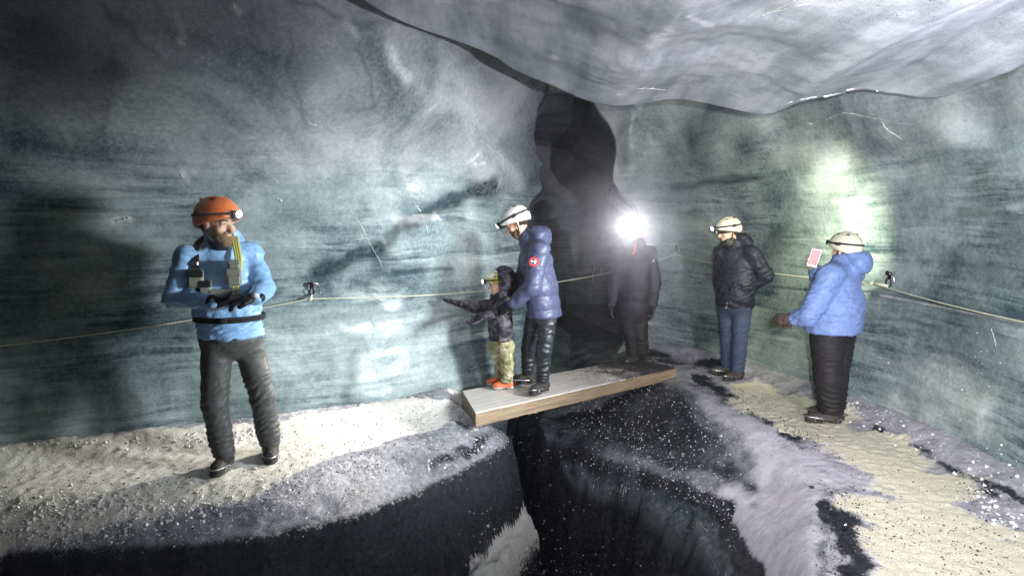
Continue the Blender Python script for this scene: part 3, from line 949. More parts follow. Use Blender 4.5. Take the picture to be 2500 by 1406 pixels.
def hit(u, v, off=0.0, bv=None):
    r = ray(np.array([u], float), np.array([v], float))[0]
    d = Vector(r).normalized()
    best = None
    for b in ([bv] if bv else [bvh_wall, bvh_ceil, bvh_g]):
        h = b.ray_cast(Vector(CAM), d)
        if h[0] is not None and (best is None or h[3] < best[3]):
            best = h
    n = best[1]
    if n.dot(d) > 0:
        n = -n
    return np.array(best[0] + n * off), np.array(n)


# ------------------------------------------------------------------ signed-distance modelling for people
def smin(a, b, k):
    h = np.clip(0.5 + 0.5 * (b - a) / k, 0, 1)
    return b * (1 - h) + a * h - k * h * (1 - h)


def rot_to(fwd, upv=(0, 0, 1)):
    """rows: right, forward, up"""
    f = np.asarray(fwd, float)
    f = f / np.linalg.norm(f)
    r = np.cross(f, upv)
    r /= np.linalg.norm(r)
    return np.stack([r, f, np.cross(r, f)])


class SDF:
    def __init__(s, h):
        s.h = h
        s.P = []

    def cap(s, a, b, ra, rb, k=0.02, flat=None, op='u'):
        s.P.append(('c', np.asarray(a, float), np.asarray(b, float), ra, rb, k, flat, op))

    def ell(s, c, r, R=None, k=0.02, op='u'):
        s.P.append(('e', np.asarray(c, float), np.asarray(r, float), np.eye(3) if R is None else np.asarray(R), 0, k, None, op))

    def cut(s, p, n, k=0.006):
        """keep the side the normal points to"""
        s.P.append(('p', np.asarray(p, float), np.asarray(n, float) / np.linalg.norm(n), None, 0, k, None, 'i'))

    def mesh(s, name, mat, parent, disp=None, **props):
        lo = np.array([9e9] * 3)
        hi = -lo
        bb = []
        for q in s.P:
            if q[0] == 'c':
                m = max(q[3], q[4]) * (q[6][1] if q[6] else 1)
                l, u = np.minimum(q[1], q[2]) - m, np.maximum(q[1], q[2]) + m
            elif q[0] == 'e':
                m = q[2].max()
                l, u = q[1] - m, q[1] + m
            else:
                bb.append(None)
                continue
            bb.append((l, u))
            if q[7] == 'u':
                lo, hi = np.minimum(lo, l), np.maximum(hi, u)
        h = s.h
        lo -= 3 * h
        n = np.ceil((hi + 3 * h - lo) / h).astype(int) + 1
        BIG = 0.06
        Fd = np.full(n, BIG, np.float32)
        for q, b in zip(s.P, bb):
            if b is None:
                i0, i1 = np.zeros(3, int), n
            else:
                mg = BIG + 0.01 if q[7] == 'u' else q[5] + 2 * h
                i0 = np.clip(np.floor((b[0] - mg - lo) / h).astype(int), 0, n)
                i1 = np.clip(np.ceil((b[1] + mg - lo) / h).astype(int) + 1, 0, n)
            if np.any(i1 <= i0):
                continue
            sl = tuple(slice(a, c) for a, c in zip(i0, i1))
            X = [(np.arange(a, c) * h + o).astype(np.float32) for a, c, o in zip(i0, i1, lo)]
            G = np.stack(np.meshgrid(*X, indexing='ij'), -1)
            if q[0] == 'c':
                a, bb_, ra, rb, k, flat = q[1], q[2], q[3], q[4], q[5], q[6]
                if flat:          # (R rows, widen, thin)
                    Rm, wd_, th_ = flat
                    S = np.diag([1 / wd_, 1 / th_, 1.0])
                    T = (S @ Rm).astype(np.float32)
                    pa = (G - a.astype(np.float32)) @ T.T
                    ba = (T @ (bb_ - a)).astype(np.float32)
                    sc = min(wd_, th_, 1.0)
                else:
                    pa = G - a.astype(np.float32)
                    ba = (bb_ - a).astype(np.float32)
                    sc = 1.0
                tq = np.clip((pa @ ba) / (ba @ ba + 1e-9), 0, 1)
                d = (np.sqrt(((pa - tq[..., None] * ba) ** 2).sum(-1)) - (ra + (rb - ra) * tq)) * sc
            elif q[0] == 'e':
                pa = (G - q[1].astype(np.float32)) @ q[3].T.astype(np.float32) / q[2].astype(np.float32)
                r_ = np.sqrt((pa ** 2).sum(-1))
                g_ = np.sqrt(((pa / q[2].astype(np.float32)) ** 2).sum(-1)) + 1e-6
                d = r_ * (r_ - 1) / g_
            else:
                d = -((G - q[1].astype(np.float32)) @ q[2].astype(np.float32))
            k = q[5]
            if q[7] == 'u':
                Fd[sl] = np.minimum(smin(Fd[sl], d, k), BIG)
            elif q[7] == 's':
                Fd[sl] = -smin(-Fd[sl], d, k)
            else:
                Fd[sl] = -smin(-Fd[sl], -d, k)
        Vv, Q, N = surfnet(Fd, lo, h)
        if disp is not None:
            Vv = Vv + N * disp(Vv)[:, None]
        me = make_mesh(name, Vv, Q, mat)
        return link(name, me, parent, **props)


def surfnet(Fd, lo, h):
    S = Fd < 0
    nx, ny, nz = Fd.shape
    cnt = np.zeros((nx - 1, ny - 1, nz - 1), np.int8)
    for dx in (0, 1):
        for dy in (0, 1):
            for dz in (0, 1):
                cnt += S[dx:nx - 1 + dx, dy:ny - 1 + dy, dz:nz - 1 + dz]
    act = (cnt > 0) & (cnt < 8)
    I = np.argwhere(act)
    idx = np.full(act.shape, -1, np.int64)
    idx[act] = np.arange(len(I))
    acc = np.zeros((len(I), 3))
    num = np.zeros(len(I))
    C = {}
    for dx in (0, 1):
        for dy in (0, 1):
            for dz in (0, 1):
                C[dx, dy, dz] = Fd[I[:, 0] + dx, I[:, 1] + dy, I[:, 2] + dz].astype(float)
    for a in C:
        for ax in range(3):
            if a[ax] == 1:
                continue
            b = list(a)
            b[ax] = 1
            b = tuple(b)
            fa, fb = C[a], C[b]
            m = (fa < 0) != (fb < 0)
            t_ = np.where(m, fa / (fa - fb + 1e-12), 0)
            p = np.tile(np.array(a, float), (len(I), 1))
            p[:, ax] += t_
            acc[m] += p[m]
            num[m] += 1
    off = acc / np.maximum(num, 1)[:, None]
    Vv = lo + (I + off) * h
    # normals from field gradient
    gx_ = (C[1, 0, 0] + C[1, 1, 0] + C[1, 0, 1] + C[1, 1, 1]) - (C[0, 0, 0] + C[0, 1, 0] + C[0, 0, 1] + C[0, 1, 1])
    gy_ = (C[0, 1, 0] + C[1, 1, 0] + C[0, 1, 1] + C[1, 1, 1]) - (C[0, 0, 0] + C[1, 0, 0] + C[0, 0, 1] + C[1, 0, 1])
    gz_ = (C[0, 0, 1] + C[1, 0, 1] + C[0, 1, 1] + C[1, 1, 1]) - (C[0, 0, 0] + C[1, 0, 0] + C[0, 1, 0] + C[1, 1, 0])
    N = np.stack([gx_, gy_, gz_], -1)
    N /= np.linalg.norm(N, axis=1)[:, None] + 1e-12
    Q = []
    # x edges
    for ax in range(3):
        o = [a for a in range(3) if a != ax]
        sl0 = [slice(None)] * 3
        sl1 = [slice(None)] * 3
        sl0[ax] = slice(0, -1)
        sl1[ax] = slice(1, None)
        ch = S[tuple(sl0)] != S[tuple(sl1)]
        e = np.argwhere(ch)
        ok = (e[:, o[0]] > 0) & (e[:, o[1]] > 0)
        ok &= (e[:, o[0]] < Fd.shape[o[0]] - 1) & (e[:, o[1]] < Fd.shape[o[1]] - 1)
        e = e[ok]
        if not len(e):
            continue
        flip = S[e[:, 0], e[:, 1], e[:, 2]]

        def cell(d0, d1):
            q = e.copy()
            q[:, o[0]] -= d0
            q[:, o[1]] -= d1
            return idx[q[:, 0], q[:, 1], q[:, 2]]
        a, b, c, d = cell(0, 0), cell(1, 0), cell(1, 1), cell(0, 1)
        q = np.stack([a, b, c, d], -1)
        if ax == 1:
            flip = ~flip
        q[~flip] = q[~flip][:, ::-1]
        Q.append(q)
    return Vv, np.vstack(Q), N


def hand(s, w, d, pn, side, r=0.0, curl=0.5, sc=1.0, k=0.008):
    """w wrist, d pointing direction, pn palm normal (where the palm looks), side +1: thumb on +cross side"""
    d = np.asarray(d, float)
    d /= np.linalg.norm(d)
    pn = np.asarray(pn, float)
    pn -= d * (pn @ d)
    pn /= np.linalg.norm(pn)
    ax = np.cross(d, pn) * side
    L = lambda a, b, c: w + (d * a + ax * b + pn * c) * sc
    R = np.stack([ax, d, pn])
    s.ell(L(0.05, 0.0, 0.0), np.array([0.043, 0.056, 0.019]) * sc + r, R, k)
    s.cap(w - d * 0.03 * sc, L(0.03, 0, 0), 0.027 * sc + r, 0.027 * sc + r, k)
    for i, (b, ln) in enumerate([(0.031, 0.072), (0.011, 0.080), (-0.010, 0.074), (-0.030, 0.058)]):
        p0 = L(0.08, b, 0)
        a1 = curl * 0.8
        a2 = curl * 1.9
        p1 = L(0.09 + ln * .5 * math.cos(a1), b * 1.08, ln * .5 * math.sin(a1))
        p2 = p1 + (d * math.cos(a2) + pn * math.sin(a2)) * ln * 0.55 * sc
        s.cap(p0, p1, 0.0100 * sc + r, 0.0092 * sc + r, 0.004)
        s.cap(p1, p2, 0.0092 * sc + r, 0.0076 * sc + r, 0.004)
    t0 = L(0.025, 0.030, 0.006)
    t1 = L(0.055, 0.058, 0.018)
    t2 = L(0.085, 0.062, 0.032)
    s.cap(t0, t1, 0.013 * sc + r, 0.0105 * sc + r, k)
    s.cap(t1, t2, 0.0105 * sc + r, 0.009 * sc + r, 0.004)


def wr(amp, sc=(9, 9, 16), seed=1, ridg=True):
    sc = np.array(sc, float)

    def f(p):
        w = p + 0.05 * np.stack([fbm(p * 5, 2, seed + 7), fbm(p * 5 + 3, 2, seed + 8), fbm(p * 5 + 9, 2, seed + 9)], -1)
        a = fbm(w * sc, 2, seed)
        if ridg:
            a = 0.6 - np.abs(a) * 2.2
        return amp * a + amp * 0.35 * fbm(p * 34, 2, seed + 3)
    return f


def puffy(amp, pitch, seed=1, z0=0.0):
    w = wr(amp * 0.55, (12, 12, 12), seed)

    def f(p):
        z = p[:, 2] + 0.012 * fbm(p * 6, 2, seed + 5)
        return amp * (np.abs(np.sin(PI * (z - z0) / pitch)) ** 0.6 - 0.6) + w(p)
    return f


LAMPS = []


def folds(amp, zk, za, seed, base=None):
    base = base or wr(amp * 0.45, (5, 5, 10), seed)

    def f(p):
        ph = 2.2 * fbm(p * 9, 2, seed + 4) + p[:, 0] * 14 + p[:, 1] * 9
        s = np.abs(np.sin(p[:, 2] * 62 + ph * 1.6)) - 0.55
        w = 1.0 * np.exp(-((p[:, 2] - za) / 0.09) ** 2) + 0.55 * np.exp(-((p[:, 2] - zk) / 0.10) ** 2) + 0.10
        return base(p) + amp * s * w * (0.4 + 1.2 * vnoise(p * 7, seed + 9))
    return f




def person(label, loc, rz, J, W, scale=1.0, hat='helmet_white', head_fwd=(0, 1, -0.1), skin_beard=None, vox=0.0085, lamp=None, hood=None, hands=None, glove='glove', shoes='shoe_dark', sole='sole', trousers='trouser_plain', jacket='jacket_black', jdisp=None, tdisp=None, belly=1.0, hem=0.80, jr=1.0, lr=1.0, buff=None, goggles=False, group=None, collar=0.078, armr=1.0, extra=None, toe=None, head_roll=0.0, thick=1.0):
    T = thing('person', label, 'person', loc, rz, group)
    g = lambda k: np.asarray(J[k], float) * scale
    s_ = scale
    hc = g('head')
    HR = rot_to(head_fwd)
    if head_roll:
        c_, q_ = math.cos(head_roll), math.sin(head_roll)
        HR = np.array([[c_, 0, -q_], [0, 1, 0], [q_, 0, c_]]) @ HR
    hl = lambda x, y, z: hc + (HR.T @ np.array([x, y, z])) * s_ * W.get('head', 1.0)
    hs = s_ * W.get('head', 1.0)
    pel, chest, neck = g('pelvis'), g('chest'), g('neck')
    tf = np.array(J.get('fwd', (0, 1, 0)), float)
    TR = rot_to(tf, (0, 0, 1))
    # ---- body: one continuous skin mesh
    b = SDF(vox)
    b.ell(hl(0, -0.012, 0.028), np.array([0.074, 0.093, 0.088]) * hs, HR)
    b.ell(hl(0, 0.022, -0.028), np.array([0.060, 0.068, 0.080]) * hs, HR, 0.03)
    b.ell(hl(0, 0.052, -0.083), np.array([0.030, 0.026, 0.022]) * hs, HR, 0.03)
    b.cap(hl(0, 0.082, 0.012), hl(0, 0.108, -0.028), 0.0095 * hs, 0.0155 * hs, 0.012)
    b.ell(hl(0, 0.082, -0.055), np.array([0.026, 0.012, 0.008]) * hs, HR, 0.006)
    b.ell(hl(0, 0.078, 0.026), np.array([0.055, 0.014, 0.010]) * hs, HR, 0.014)
    for sx in (-1, 1):
        b.ell(hl(sx * 0.031, 0.092, 0.006), np.array([0.016, 0.010, 0.010]) * hs, HR, 0.008, 's')
        b.cap(hl(sx * 0.020, 0.086, 0.0135), hl(sx * 0.043, 0.079, 0.0125), 0.0045 * hs, 0.0045 * hs, 0.004)
        b.cap(hl(sx * 0.021, 0.085, -0.003), hl(sx * 0.042, 0.079, -0.002), 0.0040 * hs, 0.0040 * hs, 0.004)
        b.ell(hl(sx * 0.045, 0.060, -0.025), np.array([0.022, 0.022, 0.020]) * hs, HR, 0.02)
        b.ell(hl(sx * 0.076, -0.005, -0.005), np.array([0.009, 0.020, 0.031]) * hs, HR, 0.008)
    b.cap(neck - np.array([0, 0, 0.06]) * s_, hl(0, -0.015, -0.06), 0.055 * s_, 0.052 * s_, 0.03)
    b.cap(chest, pel, 0.115 * s_ * belly, 0.12 * s_ * belly, 0.05, (TR, 1.2, 0.85))
    b.cap(g('shR'), g('shL'), 0.055 * s_, 0.055 * s_, 0.05)
    hd = hands or {}
    for sd_ in 'LR':
        b.cap(g('sh' + sd_), g('el' + sd_), 0.048 * s_, 0.038 * s_, 0.02)
        b.cap(g('el' + sd_), g('wr' + sd_), 0.038 * s_, 0.027 * s_, 0.02)
        b.cap(g('hip' + sd_), g('kn' + sd_), 0.066 * s_ * lr, 0.045 * s_, 0.03)
        b.cap(g('kn' + sd_), g('an' + sd_), 0.045 * s_, 0.034 * s_, 0.02)
        an = g('an' + sd_)
        td = np.array((toe or {}).get(sd_, (0, 1, 0)), float)
        td /= np.linalg.norm(td)
        b.cap(an - np.array([0, 0, 0.035]) * s_, an + td * 0.13 * s_ - np.array([0, 0, 0.05]) * s_, 0.035 * s_, 0.024 * s_, 0.02)
        if sd_ in hd:
            dd, pn, curl, gl = hd[sd_]
            hand(b, g('wr' + sd_), dd, pn, 1 if sd_ == 'L' else -1, 0.0, curl, s_ * W.get('hand', 1.0))
    b.mesh('body', M['skin'], T)
    # ---- eyes
    for sx in (-1, 1):
        e = MB()
        e.ball(hl(sx * 0.031, 0.0765, 0.005), 0.0100 * hs, 10, 7)
        eo = e.build('eye', M['eye'], T)
        i_ = MB()
        i_.ball(hl(sx * 0.031, 0.0835, 0.005), 0.0054 * hs, 8, 5)
        i_.build('iris', M['iris'], eo)
        q = MB()
        q.tube([hl(sx * 0.014, 0.096, 0.023), hl(sx * 0.032, 0.094, 0.029), hl(sx * 0.050, 0.080, 0.024)], 0.004 * hs, 5)
        q.build('eyebrow', M['hair'], T)
    if skin_beard:
        bd = SDF(0.006)
        bd.ell(hl(0, 0.030, -0.062), np.array([0.060, 0.066, 0.055]) * hs, HR)
        bd.ell(hl(0, 0.060, -0.095), np.array([0.036, 0.032, 0.032]) * hs, HR, 0.02)
        bd.ell(hl(0, 0.088, -0.040), np.array([0.030, 0.012, 0.008]) * hs, HR, 0.01)
        bd.ell(hl(0, 0.098, -0.057), np.array([0.021, 0.016, 0.008]) * hs, HR, 0.006, 's')
        bd.cut(hl(0, 0.10, -0.034), -HR.T @ np.array([0, 0.25, 1.0]), 0.01)
        bd.mesh('beard', M[skin_beard], T, wr(0.003, (60, 60, 60), 4))
    # hair under the helmet
    hr = SDF(0.007)
    hr.ell(hl(0, -0.026, 0.020), np.array([0.080, 0.090, 0.088]) * hs, HR)
    hr.cut(hl(0, 0.035, 0.0), -HR.T @ np.array([0, 1.0, -0.4]), 0.01)
    hr.cut(hl(0, 0, -0.055), HR.T @ np.array([0, 0, 1.0]), 0.01)
    hr.mesh('hair', M['hair'], T, wr(0.003, (40, 40, 20), 8))
    # ---- helmet
    hm = SDF(0.006)
    hm.ell(hl(0, -0.005, 0.052), np.array([0.113, 0.138, 0.113]) * hs, HR)
    hm.ell(hl(0, -0.030, 0.020), np.array([0.108, 0.116, 0.090]) * hs, HR, 0.02)
    hm.cap(hl(-0.05, 0.108, 0.045), hl(0.05, 0.108, 0.045), 0.018 * hs, 0.018 * hs, 0.03)
    hm.cut(hl(0, 0.10, 0.036), HR.T @ np.array([0, -0.30, 1.0]), 0.008)
    hm.ell(hl(0, -0.012, 0.022), np.array([0.094, 0.112, 0.088]) * hs, HR, 0.004, 's')
    for sx in (-1, 1):
        for yy in (-0.06, 0.02):
            hm.ell(hl(sx * 0.056, yy, 0.146), np.array([0.011, 0.024, 0.012]) * hs, HR, 0.004, 's')
    helmet = hm.mesh('helmet', M[hat], T)
    # vents: dark inlays, strap band and buckle
    for sx in (-1, 1):
        for yy in (-0.06, 0.02):
            vb = MB()
            vb.ball(hl(sx * 0.054, yy, 0.138), np.array([0.010, 0.022, 0.008]) * hs, 8, 5, HR.T)
            vb.build('vent', M['black'], helmet)
    st = []
    for a in np.linspace(0, 2 * PI, 40, endpoint=False):
        st.append(hl(0.1155 * math.sin(a), -0.006 + 0.1425 * math.cos(a), 0.060 + 0.010 * math.cos(a + 0.5)))
    sb = MB()
    sb.tube(st, 0.0085 * hs, 6, closed=True)
    for sx in (-1, 1):
        sb.box(hl(sx * 0.113, -0.02, 0.060), np.array([0.009, 0.022, 0.014]) * hs, HR.T, 0.003)
    sb.build('lamp_strap', M['strap'], helmet)
    cs = MB()
    for sx in (-1, 1):
        cs.tube([hl(sx * 0.098, -0.01, 0.03), hl(sx * 0.082, 0.0, -0.05), hl(sx * 0.05, 0.035, -0.105), hl(0, 0.05, -0.118)], 0.006 * hs, 5)
    cs.build('chin_strap', M['strap'], helmet)
    # ---- headlamp
    lampb = MB()
    lampb.box(hl(0, 0.150, 0.066), np.array([0.030, 0.017, 0.021]) * hs, HR.T, 0.006)
    lampb.box(hl(0, 0.138, 0.042), np.array([0.022, 0.012, 0.008]) * hs, HR.T, 0.003)
    lo_ = lampb.build('headlamp', M['black'], T)
    ln = MB()
    ln.ball(hl(0, 0.168, 0.066), np.array([0.019, 0.008, 0.019]) * hs * (lamp or {}).get('size', 1.0), 12, 7, HR.T)
    lit = lamp and lamp.get('power', 0) > 0
    ln.build('lens', (lamp or {}).get('lens', M['lens']) if lit else M['white'], lo_)
    if lit:
        ld = bpy.data.lights.new('headlamp_light', 'SPOT')
        ld.energy = lamp['power']
        ld.color = lamp.get('color', (1, 0.97, 0.93))
        ld.spot_size = math.radians(lamp.get('angle', 80))
        ld.spot_blend = lamp.get('blend', 0.9)
        ld.shadow_soft_size = 0.02
        lg = bpy.data.objects.new('headlamp_light', ld)
        COL.objects.link(lg)
        lg.parent = T
        p = hl(0, 0.192, 0.066)
        lg.location = p
        # aim in world coordinates
        Mw = Matrix.Translation(loc) @ Matrix.Rotation(rz, 4, 'Z')
        pw = Mw @ Vector(p)
        aim = Vector(lamp['aim'])
        dirw = (aim - pw).normalized()
        dl_ = Mw.to_3x3().inverted() @ dirw
        lg.rotation_euler = dl_.to_track_quat('-Z', 'Y').to_euler()
        LAMPS.append(lg)
        if 'extra' in lamp:      # the flood beam of the same lamp, pointing down
            pw2, aim2, an2 = lamp['extra']
            l2 = ld.copy()
            l2.energy = pw2
            l2.spot_size = math.radians(an2)
            l2.spot_blend = 1.0
            l2.shadow_soft_size = 0.02
            lg2 = bpy.data.objects.new('headlamp_light', l2)
            COL.objects.link(lg2)
            lg2.parent = T
            lg2.location = p
            d2 = Mw.to_3x3().inverted() @ (Vector(aim2) - pw).normalized()
            lg2.rotation_euler = d2.to_track_quat('-Z', 'Y').to_euler()
    if goggles:
        gb = SDF(0.006)
        gb.ell(hl(0, 0.0, 0.012), np.array([0.096, 0.112, 0.030]) * hs, HR)
        gb.mesh('headband', M['black'], T)
        ll = MB()
        ll.ball(hl(0.055, 0.098, 0.012), np.array([0.016, 0.010, 0.016]) * hs, 10, 6, HR.T)
        ll.build('badge', M['white'], T)
    if buff:
        bf = SDF(0.008)
        bf.cap(neck - np.array([0, 0, .03]) * s_, hl(0, 0.012, -0.10), 0.082 * s_, 0.070 * s_, 0.02)
        bf.mesh('neck_gaiter', M[buff], T, wr(0.006, (10, 10, 40), 3))
    # ---- trousers
    tr = SDF(vox)
    tr.cap(pel + np.array([0, 0, 0.03]) * s_, pel - np.array([0, 0, 0.06]) * s_, 0.135 * s_ * belly, 0.135 * s_ * belly, 0.04, (TR, 1.22, 0.92))
    for sd_ in 'LR':
        an = g('an' + sd_)
        kn = g('kn' + sd_)
        tr.cap(g('hip' + sd_), kn, 0.100 * s_ * lr * thick, 0.078 * s_ * lr * thick, 0.03)
        e_ = an - (an - kn) / np.linalg.norm(an - kn) * 0.02 * s_
        tr.cap(kn, e_, 0.078 * s_ * lr * thick, 0.068 * s_ * lr * thick, 0.02)
    zc = min(g('anL')[2], g('anR')[2])
    tr.cut((0, 0, zc + 0.0 * s_), (0, 0, 1), 0.006)
    tr.mesh('trousers', M[trousers], T, tdisp or folds(0.013 * s_, 0.52 * s_, 0.20 * s_, 12))
    # ---- jacket
    jk = SDF(vox)
    hemz = hem * s_
    wst = (chest + pel) / 2
    jk.cap(chest + np.array([0, 0, 0.04]) * s_, wst, 0.150 * s_ * jr, 0.150 * s_ * jr * belly, 0.05, (TR, 1.20, 0.88))
    jk.cap(wst, pel - np.array([0, 0, 0.10]) * s_, 0.150 * s_ * jr * belly, 0.160 * s_ * jr * belly, 0.05, (TR, 1.20, 0.95))
    jk.cap(g('shR'), g('shL'), 0.082 * s_ * jr, 0.082 * s_ * jr, 0.05)
    jk.cap(chest, neck, 0.13 * s_, collar * s_ * 1.1, 0.05)
    for sd_ in 'LR':
        jk.cap(g('sh' + sd_), g('el' + sd_), 0.080 * s_ * jr * armr, 0.068 * s_ * jr * armr, 0.025)
        w_ = g('wr' + sd_)
        e = g('el' + sd_)
        jk.cap(e, w_ + (e - w_) * 0.04, 0.068 * s_ * jr * armr, 0.050 * s_ * jr * armr, 0.02)
    jk.cut((0, 0, hemz), (0, 0, 1), 0.008)
    cl = neck + (hl(0, 0, -0.10) - neck) * 0.35
    jk.cap(neck - np.array([0, 0, 0.02]) * s_, cl, collar * s_ * 1.1, collar * s_, 0.03)
    if hood == 'down':
        bk = -TR[1]
        jk.ell(neck + bk * 0.115 * s_ + np.array([0, 0, 0.005]) * s_, np.array([0.135, 0.085, 0.10]) * s_, TR, 0.03)
        jk.ell(neck + bk * 0.07 * s_ + np.array([0, 0, 0.065]) * s_, np.array([0.115, 0.075, 0.045]) * s_, TR, 0.025)
    if hood == 'up':
        jk.ell(hl(0, -0.085, 0.045), np.array([0.150, 0.140, 0.150]) * hs, HR, 0.02)
        jk.cap(hl(0, -0.07, 0.0), neck, 0.12 * hs, 0.10 * hs, 0.05)
        jk.ell(hl(0, 0.105, 0.035), np.array([0.130, 0.185, 0.150]) * hs, HR, 0.012, 's')
    jko = jk.mesh('jacket', M[jacket], T, jdisp or wr(0.012 * s_, (8, 8, 11), 22))
    # zipper
    zb = MB()
    pts = []
    for q in np.linspace(0, 1, 14):
        z = hemz + 0.02 * s_ + (cl[2] - hemz - 0.03 * s_) * q
        a = smooth(np.array(z), wst[2], neck[2])
        cpt = np.array([np.interp(z, [pel[2], chest[2], neck[2]], [pel[0], chest[0], neck[0]]), np.interp(z, [pel[2], chest[2], neck[2]], [pel[1], chest[1], neck[1]]), z])
        rr = np.interp(z, [hemz, wst[2], chest[2], neck[2] - 0.02 * s_, cl[2]], [0.150 * jr * belly, 0.139 * jr * belly, 0.134 * jr, collar * 1.14, collar * 1.02]) * s_
        pts.append(cpt + TR[1] * rr)
    zb.tube(pts, 0.005 * s_, 5)
    zb.build('zip', M['strap'], jko)
    # ---- gloves
    for sd_ in 'LR':
        if sd_ in hd and hd[sd_][3]:
            gl = SDF(0.006)
            dd, pn, curl, gm = hd[sd_]
            hand(gl, g('wr' + sd_), dd, pn, 1 if sd_ == 'L' else -1, 0.0048, curl, s_ * W.get('hand', 1.0) * 1.04)
            w_, e = g('wr' + sd_), g('el' + sd_)
            gl.cap(w_ + (e - w_) * 0.10, w_, 0.046 * s_, 0.038 * s_, 0.01)
            gl.mesh('glove', M[hd[sd_][3]], T, wr(0.0015, (40, 40, 40), 5))
    # ---- boots with crampons
    for sd_ in 'LR':
        an = g('an' + sd_)
        td = np.array((toe or {}).get(sd_, (0, 1, 0)), float)
        td /= np.linalg.norm(td)
        BR = rot_to(td)
        zf = an[2] - 0.085 * s_
        P_ = lambda x, y, z: np.array([an[0], an[1], zf]) + (BR.T @ np.array([x * 1.08, y * 1.10, z])) * s_
        bo = SDF(0.007)
        bo.cap(P_(0, -0.01, 0.15), P_(0, -0.015, 0.06), 0.050 * s_, 0.052 * s_, 0.02)
        bo.cap(P_(0, -0.03, 0.055), P_(0, 0.10, 0.050), 0.048 * s_, 0.044 * s_, 0.03)
        bo.ell(P_(0, 0.125, 0.042), np.array([0.046, 0.062, 0.040]) * s_, BR, 0.02)
        bo.cut(P_(0, 0, 0.018), (0, 0, 1), 0.004)
        boot = bo.mesh('boot', M[shoes], T, wr(0.003, (30, 30, 30), 9))
        so = SDF(0.006)
        so.ell(P_(0, -0.035, 0.015), np.array([0.044, 0.055, 0.030]) * s_, BR)
        so.ell(P_(0, 0.105, 0.015), np.array([0.051, 0.085, 0.030]) * s_, BR, 0.03)
        so.cut(P_(0, 0, 0.026), (0, 0, -1), 0.003)
        so.cut(P_(0, 0, 0.004), (0, 0, 1), 0.003)
        so.mesh('sole', M[sole], boot)
        la = MB()
        for q in range(5):
            y = 0.055 + q * 0.019
            zt = 0.092 - q * 0.002
            la.tube([P_(-0.026, y, zt - 0.008), P_(0, y + 0.006, zt + 0.003), P_(0.026, y, zt - 0.008)], 0.0035 * s_, 5)
        la.build('lace', M['strap'], boot)
        cr = MB()
        ring = [P_(0.056 * math.sin(a) * (1 if math.cos(a) > 0 else .9), 0.045 + 0.148 * math.cos(a), 0.046 + 0.014 * math.cos(a)) for a in np.linspace(0, 2 * PI, 22, endpoint=False)]
        cr.tube(ring, 0.0042 * s_, 5, closed=True)
        for y in (-0.04, 0.06, 0.12):
            cr.tube([P_(-0.053, y, 0.046), P_(-0.040, y, 0.006), P_(0, y, -0.001), P_(0.040, y, 0.006), P_(0.053, y, 0.046)], 0.003 * s_, 5)
            for x in (-0.032, 0.032):
                cr.tube([P_(x, y, 0.006), P_(x, y, -0.012)], np.array([0.005, 0.001]) * s_, 5)
        for q in (0.09, 0.14):
            cr.tube([P_(-0.052, q - 0.02, 0.045), P_(0, q, 0.088), P_(0.052, q - 0.02, 0.045)], 0.003 * s_, 5)
        cr.build('crampon', M['steel'], boot)
    if extra:
        extra(T, g, hl, TR, HR, s_, jko)
    return T


def local(px, rz, loc):
    """photo pixel + depth -> the figure's own coordinates"""
    w = at_y(np.array([px[0]], float), np.array([px[1]], float), np.array([px[2]], float))[0]
    d = w - np.asarray(loc)
    c, s = math.cos(-rz), math.sin(-rz)
    return np.array([c * d[0] - s * d[1], s * d[0] + c * d[1], d[2]])


def rz_of(f):
    return math.atan2(-f[0], f[1])


def dloc(v, rz):
    c, s = math.cos(-rz), math.sin(-rz)
    return (c * v[0] - s * v[1], s * v[0] + c * v[1], v[2])


STAND = dict(pelvis=(0, 0, 0.98), chest=(0, 0.0, 1.32), neck=(0, -0.01, 1.50), head=(0, 0.02, 1.645), shR=(0.185, 0, 1.43), shL=(-0.185, 0, 1.43),
             elR=(0.235, -0.02, 1.14), elL=(-0.235, -0.02, 1.14), wrR=(0.225, 0.06, 0.89), wrL=(-0.225, 0.06, 0.89), hipR=(0.09, 0, 0.93), hipL=(-0.09, 0, 0.93),
             knR=(0.10, 0.02, 0.50), knL=(-0.10, 0.02, 0.50), anR=(0.10, -0.01, 0.085), anL=(-0.10, -0.01, 0.085))
#PEOPLE_BEGIN
exec_people = True
# ---------------- guide
rz = rz_of((0.22, -0.97))
loc = (-1.90, 4.12, 0.0)
loc = (loc[0], loc[1], ground_z(loc[0], loc[1]) + 0.004)
Lc = lambda u, v, Y: local((u, v, Y), rz, loc)
J = dict(pelvis=Lc(562, 800, 4.16), chest=Lc(545, 670, 4.14), neck=Lc(535, 592, 4.12), head=Lc(532, 549, 4.07), shR=Lc(458, 625, 4.02), shL=Lc(612, 618, 4.24),
         elR=Lc(425, 728, 3.98), elL=Lc(646, 706, 4.16), wrR=Lc(530, 738, 3.86), wrL=Lc(622, 728, 3.90), hipR=Lc(530, 828, 4.12), hipL=Lc(600, 822, 4.22),
         knR=Lc(525, 985, 4.05), knL=Lc(640, 965, 4.22), anR=Lc(548, 1128, 4.06), anL=Lc(660, 1093, 4.28))
for a in 'RL':
    J['an' + a][2] = 0.088 + ground_z(*(at_y(*[np.array([q], float) for q in ((548, 1128, 4.06) if a == 'R' else (660, 1093, 4.28))])[0][:2])) - loc[2]


